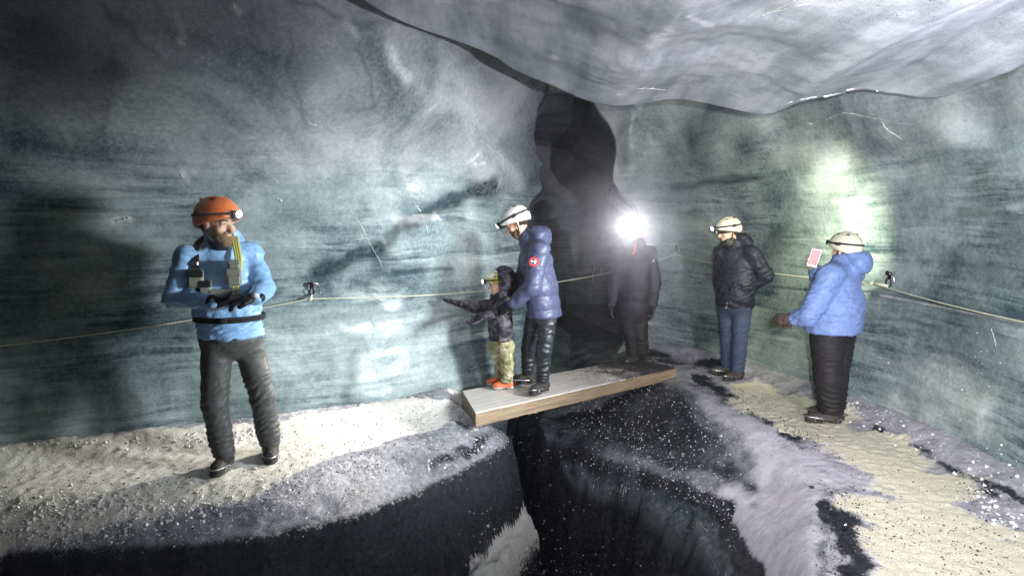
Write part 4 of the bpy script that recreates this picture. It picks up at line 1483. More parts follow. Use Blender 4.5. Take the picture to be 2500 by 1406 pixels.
def guide_extra(T, g, hl, TR, HR, s_, jko):
    ch, pl, nk = g('chest'), g('pelvis'), g('neck')
    F_ = TR[1]
    Rt = TR[0]
    P_ = lambda x, z, o=0.0: np.array([ch[0], ch[1], 0]) + (pl - ch) * 0 + Rt * x + F_ * (0.155 + o) + np.array([0, 0, z])
    # harness / chest rig: straps, pouches
    for sx, mt in ((-1, 'strap_yellow'), (1, 'strap')):
        s = MB()
        pts = [nk + Rt * sx * 0.095 - F_ * 0.02 + np.array([0, 0, 0.035]), nk + Rt * sx * 0.12 + F_ * 0.075 + np.array([0, 0, -0.02]), P_(sx * 0.13, ch[2] + 0.09, -0.01), P_(sx * 0.115, ch[2] - 0.02, 0.006), P_(sx * 0.10, ch[2] - 0.12, 0.01)]
        pts = catmull(pts, 16)
        for off in (-0.014, 0, 0.014):
            s.tube(pts + Rt * off, 0.0095, 6)
        s.build('chest_strap', M[mt], T)
    rel = ch[2]
    for (x, z, w, h, mt) in [(-0.105, rel - 0.005, 0.042, 0.055, 'pouch'), (0.125, rel - 0.01, 0.045, 0.06, 'pouch'), (-0.035, rel - 0.125, 0.075, 0.042, 'pouch'), (0.07, rel - 0.075, 0.035, 0.052, 'pouch'), (-0.11, rel + 0.075, 0.034, 0.03, 'pouch')]:
        s = MB()
        s.box(P_(x, z, 0.02), (w, 0.024, h), TR.T, 0.010)
        po = s.build('pouch', M[mt], T, shade=False)
        s = MB()
        s.box(P_(x, z + h * 0.55, 0.040), (w * 1.02, 0.009, h * 0.42), TR.T, 0.004)
        s.build('pouch_flap', M['strap'] if x > 0 else M[mt], po, shade=False)
    s = MB()
    s.box(P_(0.195, rel + 0.045, -0.045), (0.016, 0.014, 0.040), TR.T, 0.005)
    s.build('radio', M['black'], T, shade=False)
    s = MB()
    s.box(P_(0.205, rel + 0.005, -0.030), (0.030, 0.012, 0.017), TR.T, 0.005)
    s.build('radio_clip', M['orange'], T, shade=False)
    s = MB()
    s.box(P_(0.215, rel + 0.075, -0.05), (0.010, 0.010, 0.026), TR.T, 0.004)
    s.build('buckle', M['steel'], T, shade=False)
    s = MB()
    s.box(P_(0.13, rel + 0.085, 0.0), (0.018, 0.010, 0.012), TR.T, 0.004)
    s.build('buckle', M['steel'], T, shade=False)
    # waist belt of the harness
    s = MB()
    pts = []
    bz = pl[2] + 0.075
    for a in np.linspace(0, 2 * PI, 28, endpoint=False):
        pts.append(np.array([pl[0], pl[1], bz]) + Rt * 0.222 * math.cos(a) + F_ * 0.186 * math.sin(a))
    for dz in (-0.010, 0.010):
        s.tube(np.array(pts) + np.array([0, 0, dz]), 0.011, 6, closed=True)
    s.box(np.array([pl[0], pl[1], bz]) + F_ * 0.198, (0.024, 0.010, 0.02), TR.T, 0.004)
    s.build('waist_belt', M['strap'], T)
    # backpack seen over the shoulder
    bp = SDF(0.012)
    bp.cap(np.array([ch[0], ch[1], ch[2] + 0.10]) - F_ * 0.22, np.array([ch[0], ch[1], pl[2] + 0.10]) - F_ * 0.22, 0.13, 0.14, 0.03, (TR, 1.15, 0.8))
    bp.mesh('backpack', M['strap'], T, wr(0.008, (8, 8, 8), 3))
    # small light held between the gloves
    s = MB()
    w = g('wrL')
    s.ball(w + F_ * 0.035 + np.array([0, 0, 0.02]) - Rt * 0.012, (0.022, 0.018, 0.018), 10, 6)
    s.build('hand_torch', M['white'], T)


person('bearded guide in bright blue jacket and orange helmet standing on the snowy ledge', loc, rz, J, dict(head=1.15), hat='helmet_orange', head_fwd=dloc((0.93, -0.42, -0.04), rz), skin_beard='beard_fair', vox=0.0085,
       lamp=dict(power=16, aim=(1.4, 0.9, 1.5), angle=80), hands=dict(R=(dloc((0.9, -0.25, 0.12), rz), dloc((0.1, 0.3, 1), rz), 0.5, 'glove'), L=(dloc((-0.85, -0.3, -0.05), rz), dloc((0.2, 0.2, -1), rz), 0.6, 'glove')),
       trousers='trouser_grey', jacket='jacket_blue', hem=J['pelvis'][2] - 0.055, buff='jacket_navy', extra=guide_extra, toe=dict(R=dloc((0.12, -1, 0), rz), L=dloc((0.35, -0.9, 0), rz)), jr=0.92, belly=1.22, armr=1.02, thick=1.05,
       jdisp=folds(0.016, 1.13, 0.93, 22, wr(0.013, (6, 6, 10), 23)), tdisp=folds(0.014, 0.50, 0.20, 12), hood='down')

# ---------------- man bending to the child, on the bridge
BZ = 0.10
rz = rz_of((-0.92, 0.38))
loc = (0.20, 5.62, BZ + 0.012)
Lc = lambda u, v, Y: local((u, v, Y), rz, loc)
J = dict(pelvis=Lc(1330, 745, 5.60), chest=Lc(1312, 655, 5.58), neck=Lc(1293, 580, 5.57), head=Lc(1262, 545, 5.54), shR=Lc(1295, 600, 5.78), shL=Lc(1318, 612, 5.38), fwd=(0, 1, 0),
         elR=Lc(1275, 700, 5.80), elL=Lc(1300, 700, 5.28), wrR=Lc(1245, 735, 5.68), wrL=Lc(1252, 742, 5.34), hipR=Lc(1305, 770, 5.72), hipL=Lc(1338, 770, 5.52),
         knR=Lc(1290, 850, 5.80), knL=Lc(1330, 858, 5.52), anR=Lc(1288, 922, 5.88), anL=Lc(1324, 936, 5.58))
J['anR'][2] = J['anL'][2] = 0.088


def man_extra(T, g, hl, TR, HR, s_, jko):
    sh, el = g('shL'), g('elL')
    p = sh + (el - sh) * 0.40
    ax = (el - sh) / np.linalg.norm(el - sh)
    out = -TR[0] - ax * (-TR[0] @ ax)
    out /= np.linalg.norm(out)
    side = np.cross(out, ax)
    R = np.stack([side, out, -ax])
    c = p + out * 0.096

    def disc(r, o, mt, nm, par, sx=1.0, dx=0.0, dz=0.0):
        s = MB()
        n = 24
        ring = [c + R.T @ np.array([r * sx * math.cos(a) + dx, o, r * math.sin(a) + dz]) for a in np.linspace(0, 2 * PI, n, endpoint=False)]
        bk = [q - out * 0.012 for q in ring]
        s.add(ring + bk, [tuple(range(n))] + [(i, (i + 1) % n, n + (i + 1) % n, n + i) for i in range(n)])
        return s.build(nm, M[mt], par, shade=False)
    pa = disc(0.043, 0.0, 'red', 'arm_patch', T)
    disc(0.026, 0.003, 'white', 'patch_centre', pa)
    disc(0.0085, 0.006, 'black', 'patch_emblem', pa, 1.5, 0.0, 0.015)
    disc(0.0085, 0.006, 'black', 'patch_emblem', pa, 1.5, 0.0, -0.015)
    s = MB()
    s.ball(hl(0, 0.125, 0.028), np.array([0.065, 0.055, 0.008]), 12, 6, HR.T)
    s.build('cap_peak', M['black'], T)


person('man in slate blue jacket with red arm patch bending over the child', loc, rz, J, {}, hat='helmet_white', head_fwd=dloc((-0.86, 0.12, -0.50), rz), skin_beard='beard',
       lamp=dict(power=22, aim=(-1.3, 5.9, 1.3), angle=160), hands=dict(R=(dloc((-0.8, -0.1, -0.4), rz), dloc((0.1, -1, 0), rz), 0.4, 'glove'), L=(dloc((-0.85, 0.3, -0.45), rz), dloc((0, 1, -0.2), rz), 0.5, 'glove')),
       trousers='trouser_black', jacket='jacket_grey', hem=J['pelvis'][2] - 0.10, jr=1.02, belly=0.98, jdisp=puffy(0.010, 0.13, 5), extra=man_extra, hood='down', toe=dict(R=dloc((-0.95, -0.2, 0), rz), L=dloc((-0.6, -0.85, 0), rz)), thick=0.84, collar=0.085, armr=1.08)

# ---------------- child
rz = rz_of((-0.93, -0.30))
loc = (-0.10, 5.72, BZ + 0.012)
Lc = lambda u, v, Y: local((u, v, Y), rz, loc)
J = dict(pelvis=Lc(1222, 825, 5.70), chest=Lc(1222, 765, 5.70), neck=Lc(1220, 722, 5.70), head=Lc(1216, 695, 5.68), shR=Lc(1204, 742, 5.78), shL=Lc(1236, 740, 5.62),
         elR=Lc(1160, 752, 5.80), elL=Lc(1210, 762, 5.48), wrR=Lc(1122, 742, 5.72), wrL=Lc(1180, 772, 5.40), hipR=Lc(1212, 845, 5.74), hipL=Lc(1236, 845, 5.66),
         knR=Lc(1222, 892, 5.78), knL=Lc(1238, 895, 5.66), anR=Lc(1222, 932, 5.84), anL=Lc(1238, 938, 5.70))
CS = 0.70
for k in list(J):
    J[k] = np.asarray(J[k]) / CS
J['anR'][2] = J['anL'][2] = 0.088
person('small child in camouflage jacket and orange shoes standing on the plank', loc, rz, J, dict(head=1.18, hand=1.25), scale=CS, hat='helmet_camo', head_fwd=dloc((-0.94, -0.20, -0.16), rz),
       lamp=dict(power=320, aim=(-2.0, 3.9, -0.1), angle=58, color=(1.0, 0.95, 0.86)), hands=dict(R=(dloc((-1, 0.1, 0.22), rz), dloc((0, 0, 1), rz), 0.1, 'glove'), L=(dloc((-0.75, -0.4, -0.45), rz), dloc((0, -0.3, 1), rz), 0.25, 'glove')),
       trousers='trouser_kid', jacket='camo', hem=J['pelvis'][2] - 0.02, jr=1.05, armr=0.95, hood='up', jdisp=puffy(0.010, 0.085, 7), tdisp=wr(0.012, (10, 10, 20), 2), shoes='shoe_orange', sole='sole_white', vox=0.007,
       toe=dict(R=dloc((-0.95, -0.1, 0), rz), L=dloc((-0.95, -0.15, 0), rz)), thick=1.15, buff='black', lr=1.0)

# ---------------- man behind the glare
rz = rz_of((-0.25, -0.97))
loc = (1.42, 7.05, 0.055)
Lc = lambda u, v, Y: local((u, v, Y), rz, loc)
J = dict(pelvis=Lc(1548, 745, 7.08), chest=Lc(1548, 660, 7.06), neck=Lc(1546, 596, 7.05), head=Lc(1540, 563, 6.99), shR=Lc(1512, 622, 7.04), shL=Lc(1586, 618, 7.10),
         elR=Lc(1500, 690, 7.06), elL=Lc(1600, 690, 7.10), wrR=Lc(1492, 745, 6.98), wrL=Lc(1594, 745, 7.02), hipR=Lc(1532, 760, 7.06), hipL=Lc(1562, 760, 7.10),
         knR=Lc(1540, 815, 7.05), knL=Lc(1564, 818, 7.08), anR=Lc(1546, 868, 7.04), anL=Lc(1570, 872, 7.10))
J['anR'][2] = J['anL'][2] = 0.088


def glare_extra(T, g, hl, TR, HR, s_, jko):
    s = MB()
    nk = g('neck')
    s.tube(catmull([nk - TR[0] * 0.03 + TR[1] * 0.10 + np.array([0, 0, 0.02]), nk - TR[0] * 0.025 + TR[1] * 0.14 + np.array([0, 0, -0.05]), nk - TR[0] * 0.01 + TR[1] * 0.155 + np.array([0, 0, -0.11])], 8), 0.006, 6)
    s.build('lanyard', M['orange'], T)
    s = MB()
    sh, el = g('shL'), g('elL')
    s.ball(sh + (el - sh) * 0.25 + TR[1] * 0.07 - TR[0] * 0.03, 0.014, 10, 6)
    s.build('sleeve_badge', M['white'], T)


person('dark clothed visitor with a dazzling headlamp at the far end of the plank', loc, rz, J, {}, hat='helmet_white', head_fwd=dloc((-0.19, -0.97, -0.06), rz),
       lamp=dict(power=430, aim=(0.05, 0.0, 1.45), angle=22, blend=0.8, extra=(300, (1.55, 3.6, -0.1), 46), size=1.5, color=(0.98, 0.91, 1.0), lens=emit('dazzling lamp lens', (0.97, 0.88, 1.0), 120)), hands=dict(R=(dloc((-0.05, -0.1, -1), rz), dloc((1, 0, 0), rz), 0.4, 'glove'), L=(dloc((0.0, -0.1, -1), rz), dloc((-1, 0, 0), rz), 0.4, 'glove')),
       trousers='trouser_plain', jacket='jacket_black', hem=J['pelvis'][2] - 0.10, hood='down', jdisp=puffy(0.008, 0.12, 9), extra=glare_extra, toe=dict(R=dloc((-0.6, -0.8, 0), rz), L=dloc((0.2, -1, 0), rz)), thick=1.0)

# ---------------- man with hands in pockets
rz = rz_of((-0.80, -0.60))
loc = (2.32, 6.55, 0.0)
loc = (loc[0], loc[1], ground_z(loc[0], loc[1]) + 0.006)
Lc = lambda u, v, Y: local((u, v, Y), rz, loc)
J = dict(pelvis=Lc(1795, 738, 6.60), chest=Lc(1800, 650, 6.58), neck=Lc(1795, 595, 6.58), head=Lc(1778, 566, 6.52), shR=Lc(1765, 618, 6.68), shL=Lc(1836, 622, 6.44),
         elR=Lc(1762, 688, 6.82), elL=Lc(1868, 672, 6.42), wrR=Lc(1780, 722, 6.60), wrL=Lc(1802, 716, 6.64), hipR=Lc(1776, 752, 6.66), hipL=Lc(1812, 752, 6.52),
         knR=Lc(1778, 830, 6.66), knL=Lc(1806, 832, 6.50), anR=Lc(1776, 900, 6.70), anL=Lc(1800, 912, 6.48))
J['anR'][2] = J['anL'][2] = 0.088
person('man in dark hooded jacket and blue jeans with hands in his pockets', loc, rz, J, {}, hat='helmet_cream', head_fwd=dloc((-0.97, -0.12, -0.20), rz),
       lamp=dict(power=45, aim=(0.4, 6.4, 0.6), angle=80), hands=dict(R=(dloc((-0.6, -0.6, -0.6), rz), dloc((1, 0, 0), rz), 0.4, None), L=(dloc((-0.85, -0.1, -0.5), rz), dloc((0, 1, 0), rz), 0.4, None)),
       trousers='denim', jacket='jacket_navy', hem=J['pelvis'][2] - 0.04, hood='down', jdisp=folds(0.008, 1.15, 0.95, 33, wr(0.014, (6, 6, 10), 34)), goggles=True, toe=dict(R=dloc((-0.9, 0.1, 0), rz), L=dloc((-0.9, -0.45, 0), rz)), buff='black', jr=1.08, armr=1.1, thick=1.0)

# ---------------- woman photographing
rz = rz_of((-0.72, 0.55))
loc = (2.66, 5.12, 0.0)
loc = (loc[0], loc[1], ground_z(loc[0], loc[1]) + 0.006)
Lc = lambda u, v, Y: local((u, v, Y), rz, loc)
J = dict(pelvis=Lc(2032, 790, 5.10), chest=Lc(2048, 700, 5.08), neck=Lc(2062, 642, 5.10), head=Lc(2062, 612, 5.10), shR=Lc(2078, 668, 5.26), shL=Lc(2028, 672, 4.94),
         elR=Lc(2012, 702, 5.36), elL=Lc(1975, 770, 4.90), wrR=Lc(1990, 662, 5.30), wrL=Lc(1944, 778, 5.00), hipR=Lc(2045, 820, 5.18), hipL=Lc(2020, 822, 5.00),
         knR=Lc(2036, 922, 5.14), knL=Lc(2022, 924, 4.98), anR=Lc(2034, 1012, 5.14), anL=Lc(2026, 1020, 5.00))
J['anR'][2] = J['anL'][2] = 0.088


def woman_extra(T, g, hl, TR, HR, s_, jko):
    global WOMAN
    WOMAN = (T, g('wrR'))


wloc, wrz = loc, rz
person('woman in periwinkle blue jacket seen from behind, lifting a phone', loc, rz, J, dict(head=0.97), hat='helmet_cream', head_fwd=dloc((-0.42, 0.90, 0.02), rz),
       lamp=dict(power=100, aim=tuple(hit(1975, 570)[0]), angle=168, color=(1.0, 0.97, 0.66), blend=1.0), hands=dict(R=(dloc((-0.35, 0.2, 0.9), rz), dloc((0.3, -0.9, 0), rz), 0.6, None), L=(dloc((-1, 0.1, -0.05), rz), dloc((0, 1, -0.2), rz), 0.5, 'glove_brown')),
       trousers='trouser_plain', jacket='jacket_peri', hem=J['pelvis'][2] - 0.06, hood='down', belly=1.28, jr=1.14, armr=1.12, lr=1.22, jdisp=folds(0.007, 1.12, 0.92, 44, wr(0.014, (5, 5, 9), 45)), toe=dict(R=dloc((-0.85, 0.35, 0), rz), L=dloc((-0.9, 0.1, 0), rz)), extra=woman_extra, thick=1.12, collar=0.09)
#PEOPLE_END

# phone held up in front of her
pc = at_y(np.array([1988.0]), np.array([630.0]), np.array([5.24]))[0]
ph = thing('phone', 'pink lit smartphone held up in front of the woman in the periwinkle jacket', 'phone', tuple(pc - np.array([0, 0, 0.075])), 0)
b = MB()
pn_ = CAM - pc
pn_ /= np.linalg.norm(pn_)
R = rot_to(pn_, (0.30, 0, 1))
b.box((0, 0, 0.075), (0.043, 0.005, 0.080), R.T, 0.003)
b.build('case', M['phone'], ph, shade=False)
b = MB()
b.box(np.array([0, 0, 0.075]) + R.T @ np.array([0, 0.0062, 0.004]), (0.036, 0.0012, 0.068), R.T)
b.build('screen', M['screen'], ph, shade=False)
b = MB()
b.box(np.array([0, 0, 0.075]) + R.T @ np.array([0.0, 0.0080, -0.052]), (0.014, 0.0006, 0.011), R.T)
b.build('shutter_button', M['white'], ph, shade=False)

# ------------------------------------------------------------------ plank bridge
A = np.array([-0.30, 4.97]); B = np.array([-0.47, 5.66]); C = np.array([1.42, 7.10]); D = np.array([1.80, 6.62])
dirn = (D - A) / np.linalg.norm(D - A)
ang = math.atan2(dirn[1], dirn[0])
bridge = thing('plank_bridge', 'thick frost covered timber plank bridging the crevasse', 'bridge', (A[0], A[1], -0.02), ang)


def to_b(p):
    d = np.asarray(p) - A
    c, s = math.cos(-ang), math.sin(-ang)
    return np.array([c * d[0] - s * d[1], s * d[0] + c * d[1]])


a_, b_, c_, d_ = [to_b(p) for p in (A, B, C, D)]
nb_ = 1
NX = 60
for k in range(nb_):
    f0, f1 = k / nb_ + (0.004 if k else 0), (k + 1) / nb_ - (0.004 if k < nb_ - 1 else 0)
    m = MB()
    top = 0.12 - 0.004 * (k % 2)
    xs = np.linspace(0, 1, NX)
    rows_ = []
    for x in xs:
        n0 = a_ + (b_ - a_) * f0
        n1 = a_ + (b_ - a_) * f1
        e0 = d_ + (c_ - d_) * f0
        e1 = d_ + (c_ - d_) * f1
        p0 = n0 + (e0 - n0) * x
        p1 = n1 + (e1 - n1) * x
        j = lambda s: 0.004 * (vnoise(np.array([x * 30, s * 3.1 + k * 7, 0.5]), 3) - 0.5) * 2
        bev = 0.008
        rows_.append([(p0[0], p0[1] + j(1), 0.0 + j(2)), (p0[0], p0[1] + j(3) * 0.6, top - bev), (p0[0], p0[1] + bev, top + j(4) * .5), (p1[0], p1[1] - bev, top + j(5) * .5), (p1[0], p1[1], top - bev), (p1[0], p1[1], 0.0)])
    V_ = np.array(rows_).reshape(-1, 3)
    fs = []
    for i in range(NX - 1):
        for j in range(6):
            fs.append((i * 6 + j, i * 6 + (j + 1) % 6, (i + 1) * 6 + (j + 1) % 6, (i + 1) * 6 + j))
    fs.append(tuple(range(6)))
    fs.append(tuple((NX - 1) * 6 + j for j in range(6))[::-1])
    m.add(V_, fs)
    o = m.build('plank', M['wood'], bridge, shade=False)
    o.data.materials.append(M['wood_top'])
    for p in o.data.polygons:
        if p.normal.z > 0.6:
            p.material_index = 1
# splinters under the edge
m = MB()
for (x, l) in ((1.25, 0.10), (1.33, 0.07), (0.62, 0.05)):
    q = a_ + (d_ - a_) * (x / np.linalg.norm(d_ - a_))
    m.tube([(q[0], q[1] - 0.004, 0.004), (q[0] + l, q[1] - 0.012, -0.010)], [0.005, 0.001], 5)
m.build('splinter', M['wood'], bridge)

# ------------------------------------------------------------------ rope and ice screws
anch = {}
for key, u, v, off in (('a', -90, 846, 0.07), ('b', 753, 727, 0.09), ('c', 1436, 676, 0.05), ('d', 1655, 620, 0.08), ('e', 2152, 690, 0.10), ('f', 2600, 800, 0.05)):
    if key == 'c':
        anch[key] = at_y(np.array([float(u)]), np.array([float(v)]), np.array([7.3]))[0]
    else:
        anch[key] = hit(u, v, off, bvh_wall)[0]
rp = []
for k1, k2, sag in (('a', 'b', 0.03), ('b', 'c', 0.06), ('c', 'd', 0.02), ('d', 'e', 0.05), ('e', 'f', 0.02)):
    p, q = anch[k1], anch[k2]
    n = 24
    for i in range(n):
        t_ = i / n
        w = p + (q - p) * t_
        w = w - np.array([0, 0, 4 * sag * t_ * (1 - t_)])
        # stay in front of the ice
        r_ = Vector(w - CAM)
        h = bvh_wall.ray_cast(Vector(CAM), r_.normalized())
        if h[0] is not None and h[3] < r_.length + 0.03:
            w = CAM + np.array(r_.normalized()) * (h[3] - 0.03)
        rp.append(w)
rp.append(anch['f'])
m = MB()
m.tube(rp, 0.0048, 6)
m.build('rope', M['rope'], None, label='thin cream safety rope strung along the ice wall behind everyone', category='rope')


def ice_screw(key, u, v, label, mat, big=1.0, knob=(0, 0)):
    p, n = hit(u, v, 0.0, bvh_wall)
    T = thing('ice_screw', label, 'ice screw', tuple(p), 0, 'ice screws holding the safety rope')
    n = np.asarray(n)
    upv = np.array([0, 0, 1.0])
    R = rot_to(n)
    L_ = lambda x, y, z: (R.T @ np.array([x, y, z])) * big
    s = MB()
    s.tube([L_(0, -0.05, 0), L_(0, 0.055, 0)], 0.009 * big, 10)
    s.build('shaft', M['steel'], T)
    s = MB()
    s.box(L_(0, 0.045, -0.012), np.array([0.016, 0.004, 0.030]) * big, R.T, 0.003)
    s.tube([L_(0, 0.062, 0.008), L_(0.0, 0.064, 0.008)], 0.018 * big, 12)
    s.build('hanger', M[mat], T, shade=False)
    s = MB()
    s.tube(catmull([L_(0.0, 0.060, 0.012), L_(-0.035, 0.062, 0.012), L_(-0.058, 0.062, -0.015), L_(-0.064, 0.062, -0.06)], 12), 0.0055 * big, 6)
    s.ball(L_(-0.064, 0.062, -0.07), np.array([0.010, 0.010, 0.010]) * big, 8, 6)
    s.build('crank', M['steel'], T)
    for nm, cc, rx, rz_, mt in (('carabiner', (0.0, 0.052, -0.062), 0.017, 0.034, 'dark_metal'),):
        s = MB()
        ring = [L_(cc[0] + rx * math.cos(a), cc[1] + 0.006 * math.cos(a), cc[2] + rz_ * math.sin(a)) for a in np.linspace(0, 2 * PI, 16, endpoint=False)]
        s.tube(ring, 0.0055 * big, 6, closed=True)
        s.build(nm, M[mt], T)
    s = MB()
    e = anch[key] - p
    s.tube([L_(0.0, 0.052, -0.09), e], [0.011 * big, 0.013 * big], 8)
    s.ball(e, 0.020 * big, 8, 6)
    s.build('sling', M['rope'], T)


ice_screw('b', 757, 690, 'steel ice screw with curved crank on the wall to the right of the guide', 'dark_metal', 1.0)
ice_screw('d', 1655, 604, 'small dark ice screw on the wall between the two men in dark jackets', 'dark_metal', 0.75)
ice_screw('e', 2185, 668, 'dark ice screw on the wall to the right of the woman', 'dark_metal', 1.15)

# ------------------------------------------------------------------ white crack veins in the ice (relief on the wall / ceiling)
def vein(pts, w, name='ice_vein', bv=None):
    P_ = []
    wi = []
    pl = catmull(np.array(pts, float), max(10, int(len(pts) * 8)))
    for k, (u, v) in enumerate(pl):
        try:
            p, n = hit(u + rng.normal(0, 0.8), v + rng.normal(0, 0.8), 0.0, bv)
        except Exception:
            continue
        P_.append(p - (p - CAM) / np.linalg.norm(p - CAM) * 0.001)
        d = np.linalg.norm(p - CAM)
        wi.append(0.75 * w * d / F * (0.25 + 1.1 * rng.random()) * (1.0 if vnoise(np.array([u * 0.055, v * 0.055, 1.5])) > 0.42 else 0.12) * math.sin(PI * (k + 0.6) / (len(pl) + 0.2)) ** 0.5)
    return P_, wi


groups = [
    ('cave_ceiling', ceil, [([(1885, 272), (1930, 250), (1990, 236), (2040, 232), (2080, 218), (2125, 214)], 5.0), ([(2120, 214), (2160, 230), (2200, 236)], 3.5), ([(1500, 232), (1518, 231)], 2.2), ([(1532, 222), (1570, 216), (1625, 220)], 2.5), ([(1860, 40), (1900, 22), (1940, 2)], 3.5), ([(1868, 36), (1920, 22), (1985, 8)], 1.8), ([(1800, 60), (1850, 30), (1880, 14)], 1.5), ([(1662, 160), (1675, 195), (1690, 212)], 1.5)]),
    ('cave_wall', wall, [([(1975, 305), (2020, 290), (2060, 276), (2110, 285), (2150, 292), (2230, 306)], 2.6), ([(2150, 293), (2165, 315), (2200, 340)], 3.0), ([(1968, 300), (1990, 304)], 4.0), ([(1145, 195), (1136, 225), (1138, 250)], 2.2), ([(1118, 265), (1140, 300), (1175, 325)], 1.6), ([(1160, 285), (1170, 320)], 4.0), ([(1172, 340), (1200, 365), (1228, 385), (1225, 430)], 1.8), ([(1225, 432), (1212, 470)], 1.6), ([(1240, 560), (1262, 590), (1290, 600)], 2.2), ([(1205, 545), (1225, 575), (1245, 592)], 1.4), ([(740, 270), (755, 300), (790, 312)], 1.8), ([(765, 268), (775, 290), (790, 295)], 1.6), ([(725, 200), (745, 250)], 1.6), ([(925, 362), (945, 375)], 3.0), ([(935, 380), (950, 405)], 1.5), ([(975, 410), (995, 435)], 1.6), ([(975, 465), (978, 480)], 2.0), ([(1010, 490), (1030, 525), (1046, 570)], 1.5), ([(850, 500), (880, 550), (900, 590), (915, 615)], 1.5), ([(915, 615), (932, 650), (930, 690)], 1.3), ([(432, 405), (445, 430), (462, 448)], 3.0), ([(437, 402), (455, 425), (465, 447)], 1.5), ([(280, 540), (300, 535), (322, 530)], 4.0), ([(570, 10), (580, 30)], 3.5), ([(425, 35), (430, 65)], 2.5), ([(430, 95), (455, 112)], 2.0), ([(678, 485), (688, 492)], 4.0), ([(670, 438), (676, 445)], 3.0), ([(905, 740), (912, 800), (905, 850)], 1.3), ([(1380, 545), (1383, 560)], 1.2), ([(1452, 640), (1448, 670), (1440, 720)], 1.6), ([(1425, 690), (1435, 700), (1436, 677)], 1.3), ([(1430, 630), (1425, 648)], 2.2), ([(1410, 735), (1432, 720)], 2.0), ([(1398, 715), (1404, 742)], 1.2), ([(1470, 640), (1466, 668)], 1.2), ([(1450, 275), (1450, 310)], 1.0), ([(1458, 330), (1470, 358)], 1.0), ([(1482, 358), (1500, 356)], 1.0), ([(2420, 800), (2432, 850)], 1.2)]),
]
for nm, par, vs in groups:
    m = MB()
    for pts, w in vs:
        P_, wi = vein(pts, w, bv=(bvh_ceil if nm == 'cave_ceiling' else bvh_wall))
        if len(P_) > 3:
            m.tube(np.array(P_), np.array(wi), 5)
    m.build('ice_veins', M['vein'], par, kind='stuff')

# ------------------------------------------------------------------ sparkling ice chips and grit
def scatter_chips(name, label, centres, n, smin_, smax_, mat, seed, lift=0.3, only=None):
    r = np.random.default_rng(seed)
    Vs, Fs = [], []
    k = 0
    tri = np.array([[1, 0, 0], [-0.5, 0.87, 0], [-0.5, -0.87, 0], [0, 0, 1.1], [0.1, 0.1, -0.7]])
    fcs = [(0, 1, 3), (1, 2, 3), (2, 0, 3), (1, 0, 4), (2, 1, 4), (0, 2, 4)]
    tot = sum(c[4] for c in centres)
    for (u0, v0, su, sv, wt, rot) in centres:
        m_ = int(n * wt / tot)
        a, b = r.normal(0, 1, m_), r.normal(0, 1, m_)
        U = u0 + a * su * math.cos(rot) - b * sv * math.sin(rot)
        V_ = v0 + a * su * math.sin(rot) + b * sv * math.cos(rot)
        for u, v in zip(U, V_):
            d = Vector(ray(np.array([u]), np.array([v]))[0]).normalized()
            best = None
            for bv in (bvh_g, bvh_wall):
                h = bv.ray_cast(Vector(CAM), d)
                if h[0] is not None and (best is None or h[3] < best[3]):
                    best = h
            if best is None or best[3] > 9 or best[0].z > 1.6:
                continue
            s = (smin_ + (smax_ - smin_) * r.random() ** 3) * (0.6 + 0.1 * best[3])
            q = r.normal(0, 1, (3, 3))
            Q_, _ = np.linalg.qr(q)
            Vs.append((tri * s) @ Q_ + np.array(best[0]) + np.array([0, 0, s * lift]))
            Fs += [tuple(i + k for i in f) for f in fcs]
            k += 5
    if not Vs:
        return
    me = make_mesh(name, np.vstack(Vs), np.array(Fs), mat, False)
    link(name, me, None, kind='stuff', label=label, category=name.replace('_', ' '))


scatter_chips('ice_chips', 'glittering ice chips scattered on the wet black banks of the crevasse',
              [(1190, 1080, 50, 28, 3, -0.5), (1110, 1130, 60, 18, 2, -0.4), (1560, 1060, 90, 40, 8, 0.5), (1430, 1010, 30, 45, 2, 0), (1640, 1150, 130, 30, 6, 0.45), (1500, 1150, 140, 18, 4, 0.3), (1740, 1060, 50, 40, 3, 0.4), (1760, 1250, 60, 45, 3, 0.9), (1630, 980, 80, 30, 3, 0.3),
               (1380, 1390, 60, 25, 2, 0), (1430, 1260, 120, 80, 1, 0.6), (2400, 950, 60, 70, 1.0, 0.3), (2000, 890, 90, 40, 1.2, 0.2), (200, 1280, 200, 30, 2, -0.05), (600, 1240, 250, 25, 1.5, -0.1), (1250, 1330, 60, 50, 1.5, 0.8), (1900, 1140, 80, 40, 1, 0.3), (850, 880, 120, 60, .6, 0), (1000, 560, 120, 90, .4, 0)],
              3000, 0.0020, 0.0085, M['chip'], 5)
scatter_chips('grit', 'black volcanic grit strewn on the trodden snow path',
              [(2050, 1310, 30, 70, 5, 0), (2200, 1280, 120, 60, 3, 0.4), (2400, 1330, 60, 60, 2, 0.7), (1850, 1000, 90, 18, 3, 0.45), (1960, 1070, 30, 18, 1.5, 0.4), (1500, 900, 80, 14, 2, -0.2), (1600, 890, 60, 14, 3, -0.1), (400, 1170, 300, 30, 3, -0.15), (900, 1060, 150, 25, 2, -0.35), (800, 1160, 200, 30, 4, -0.3), (2390, 1200, 30, 20, 1, 0.3)],
              3600, 0.003, 0.008, M['stone'], 6, 0.1)
M['snow_clump'] = plain('packed snow clumps', (0.74, 0.73, 0.70), 0.8, spec=0.3)
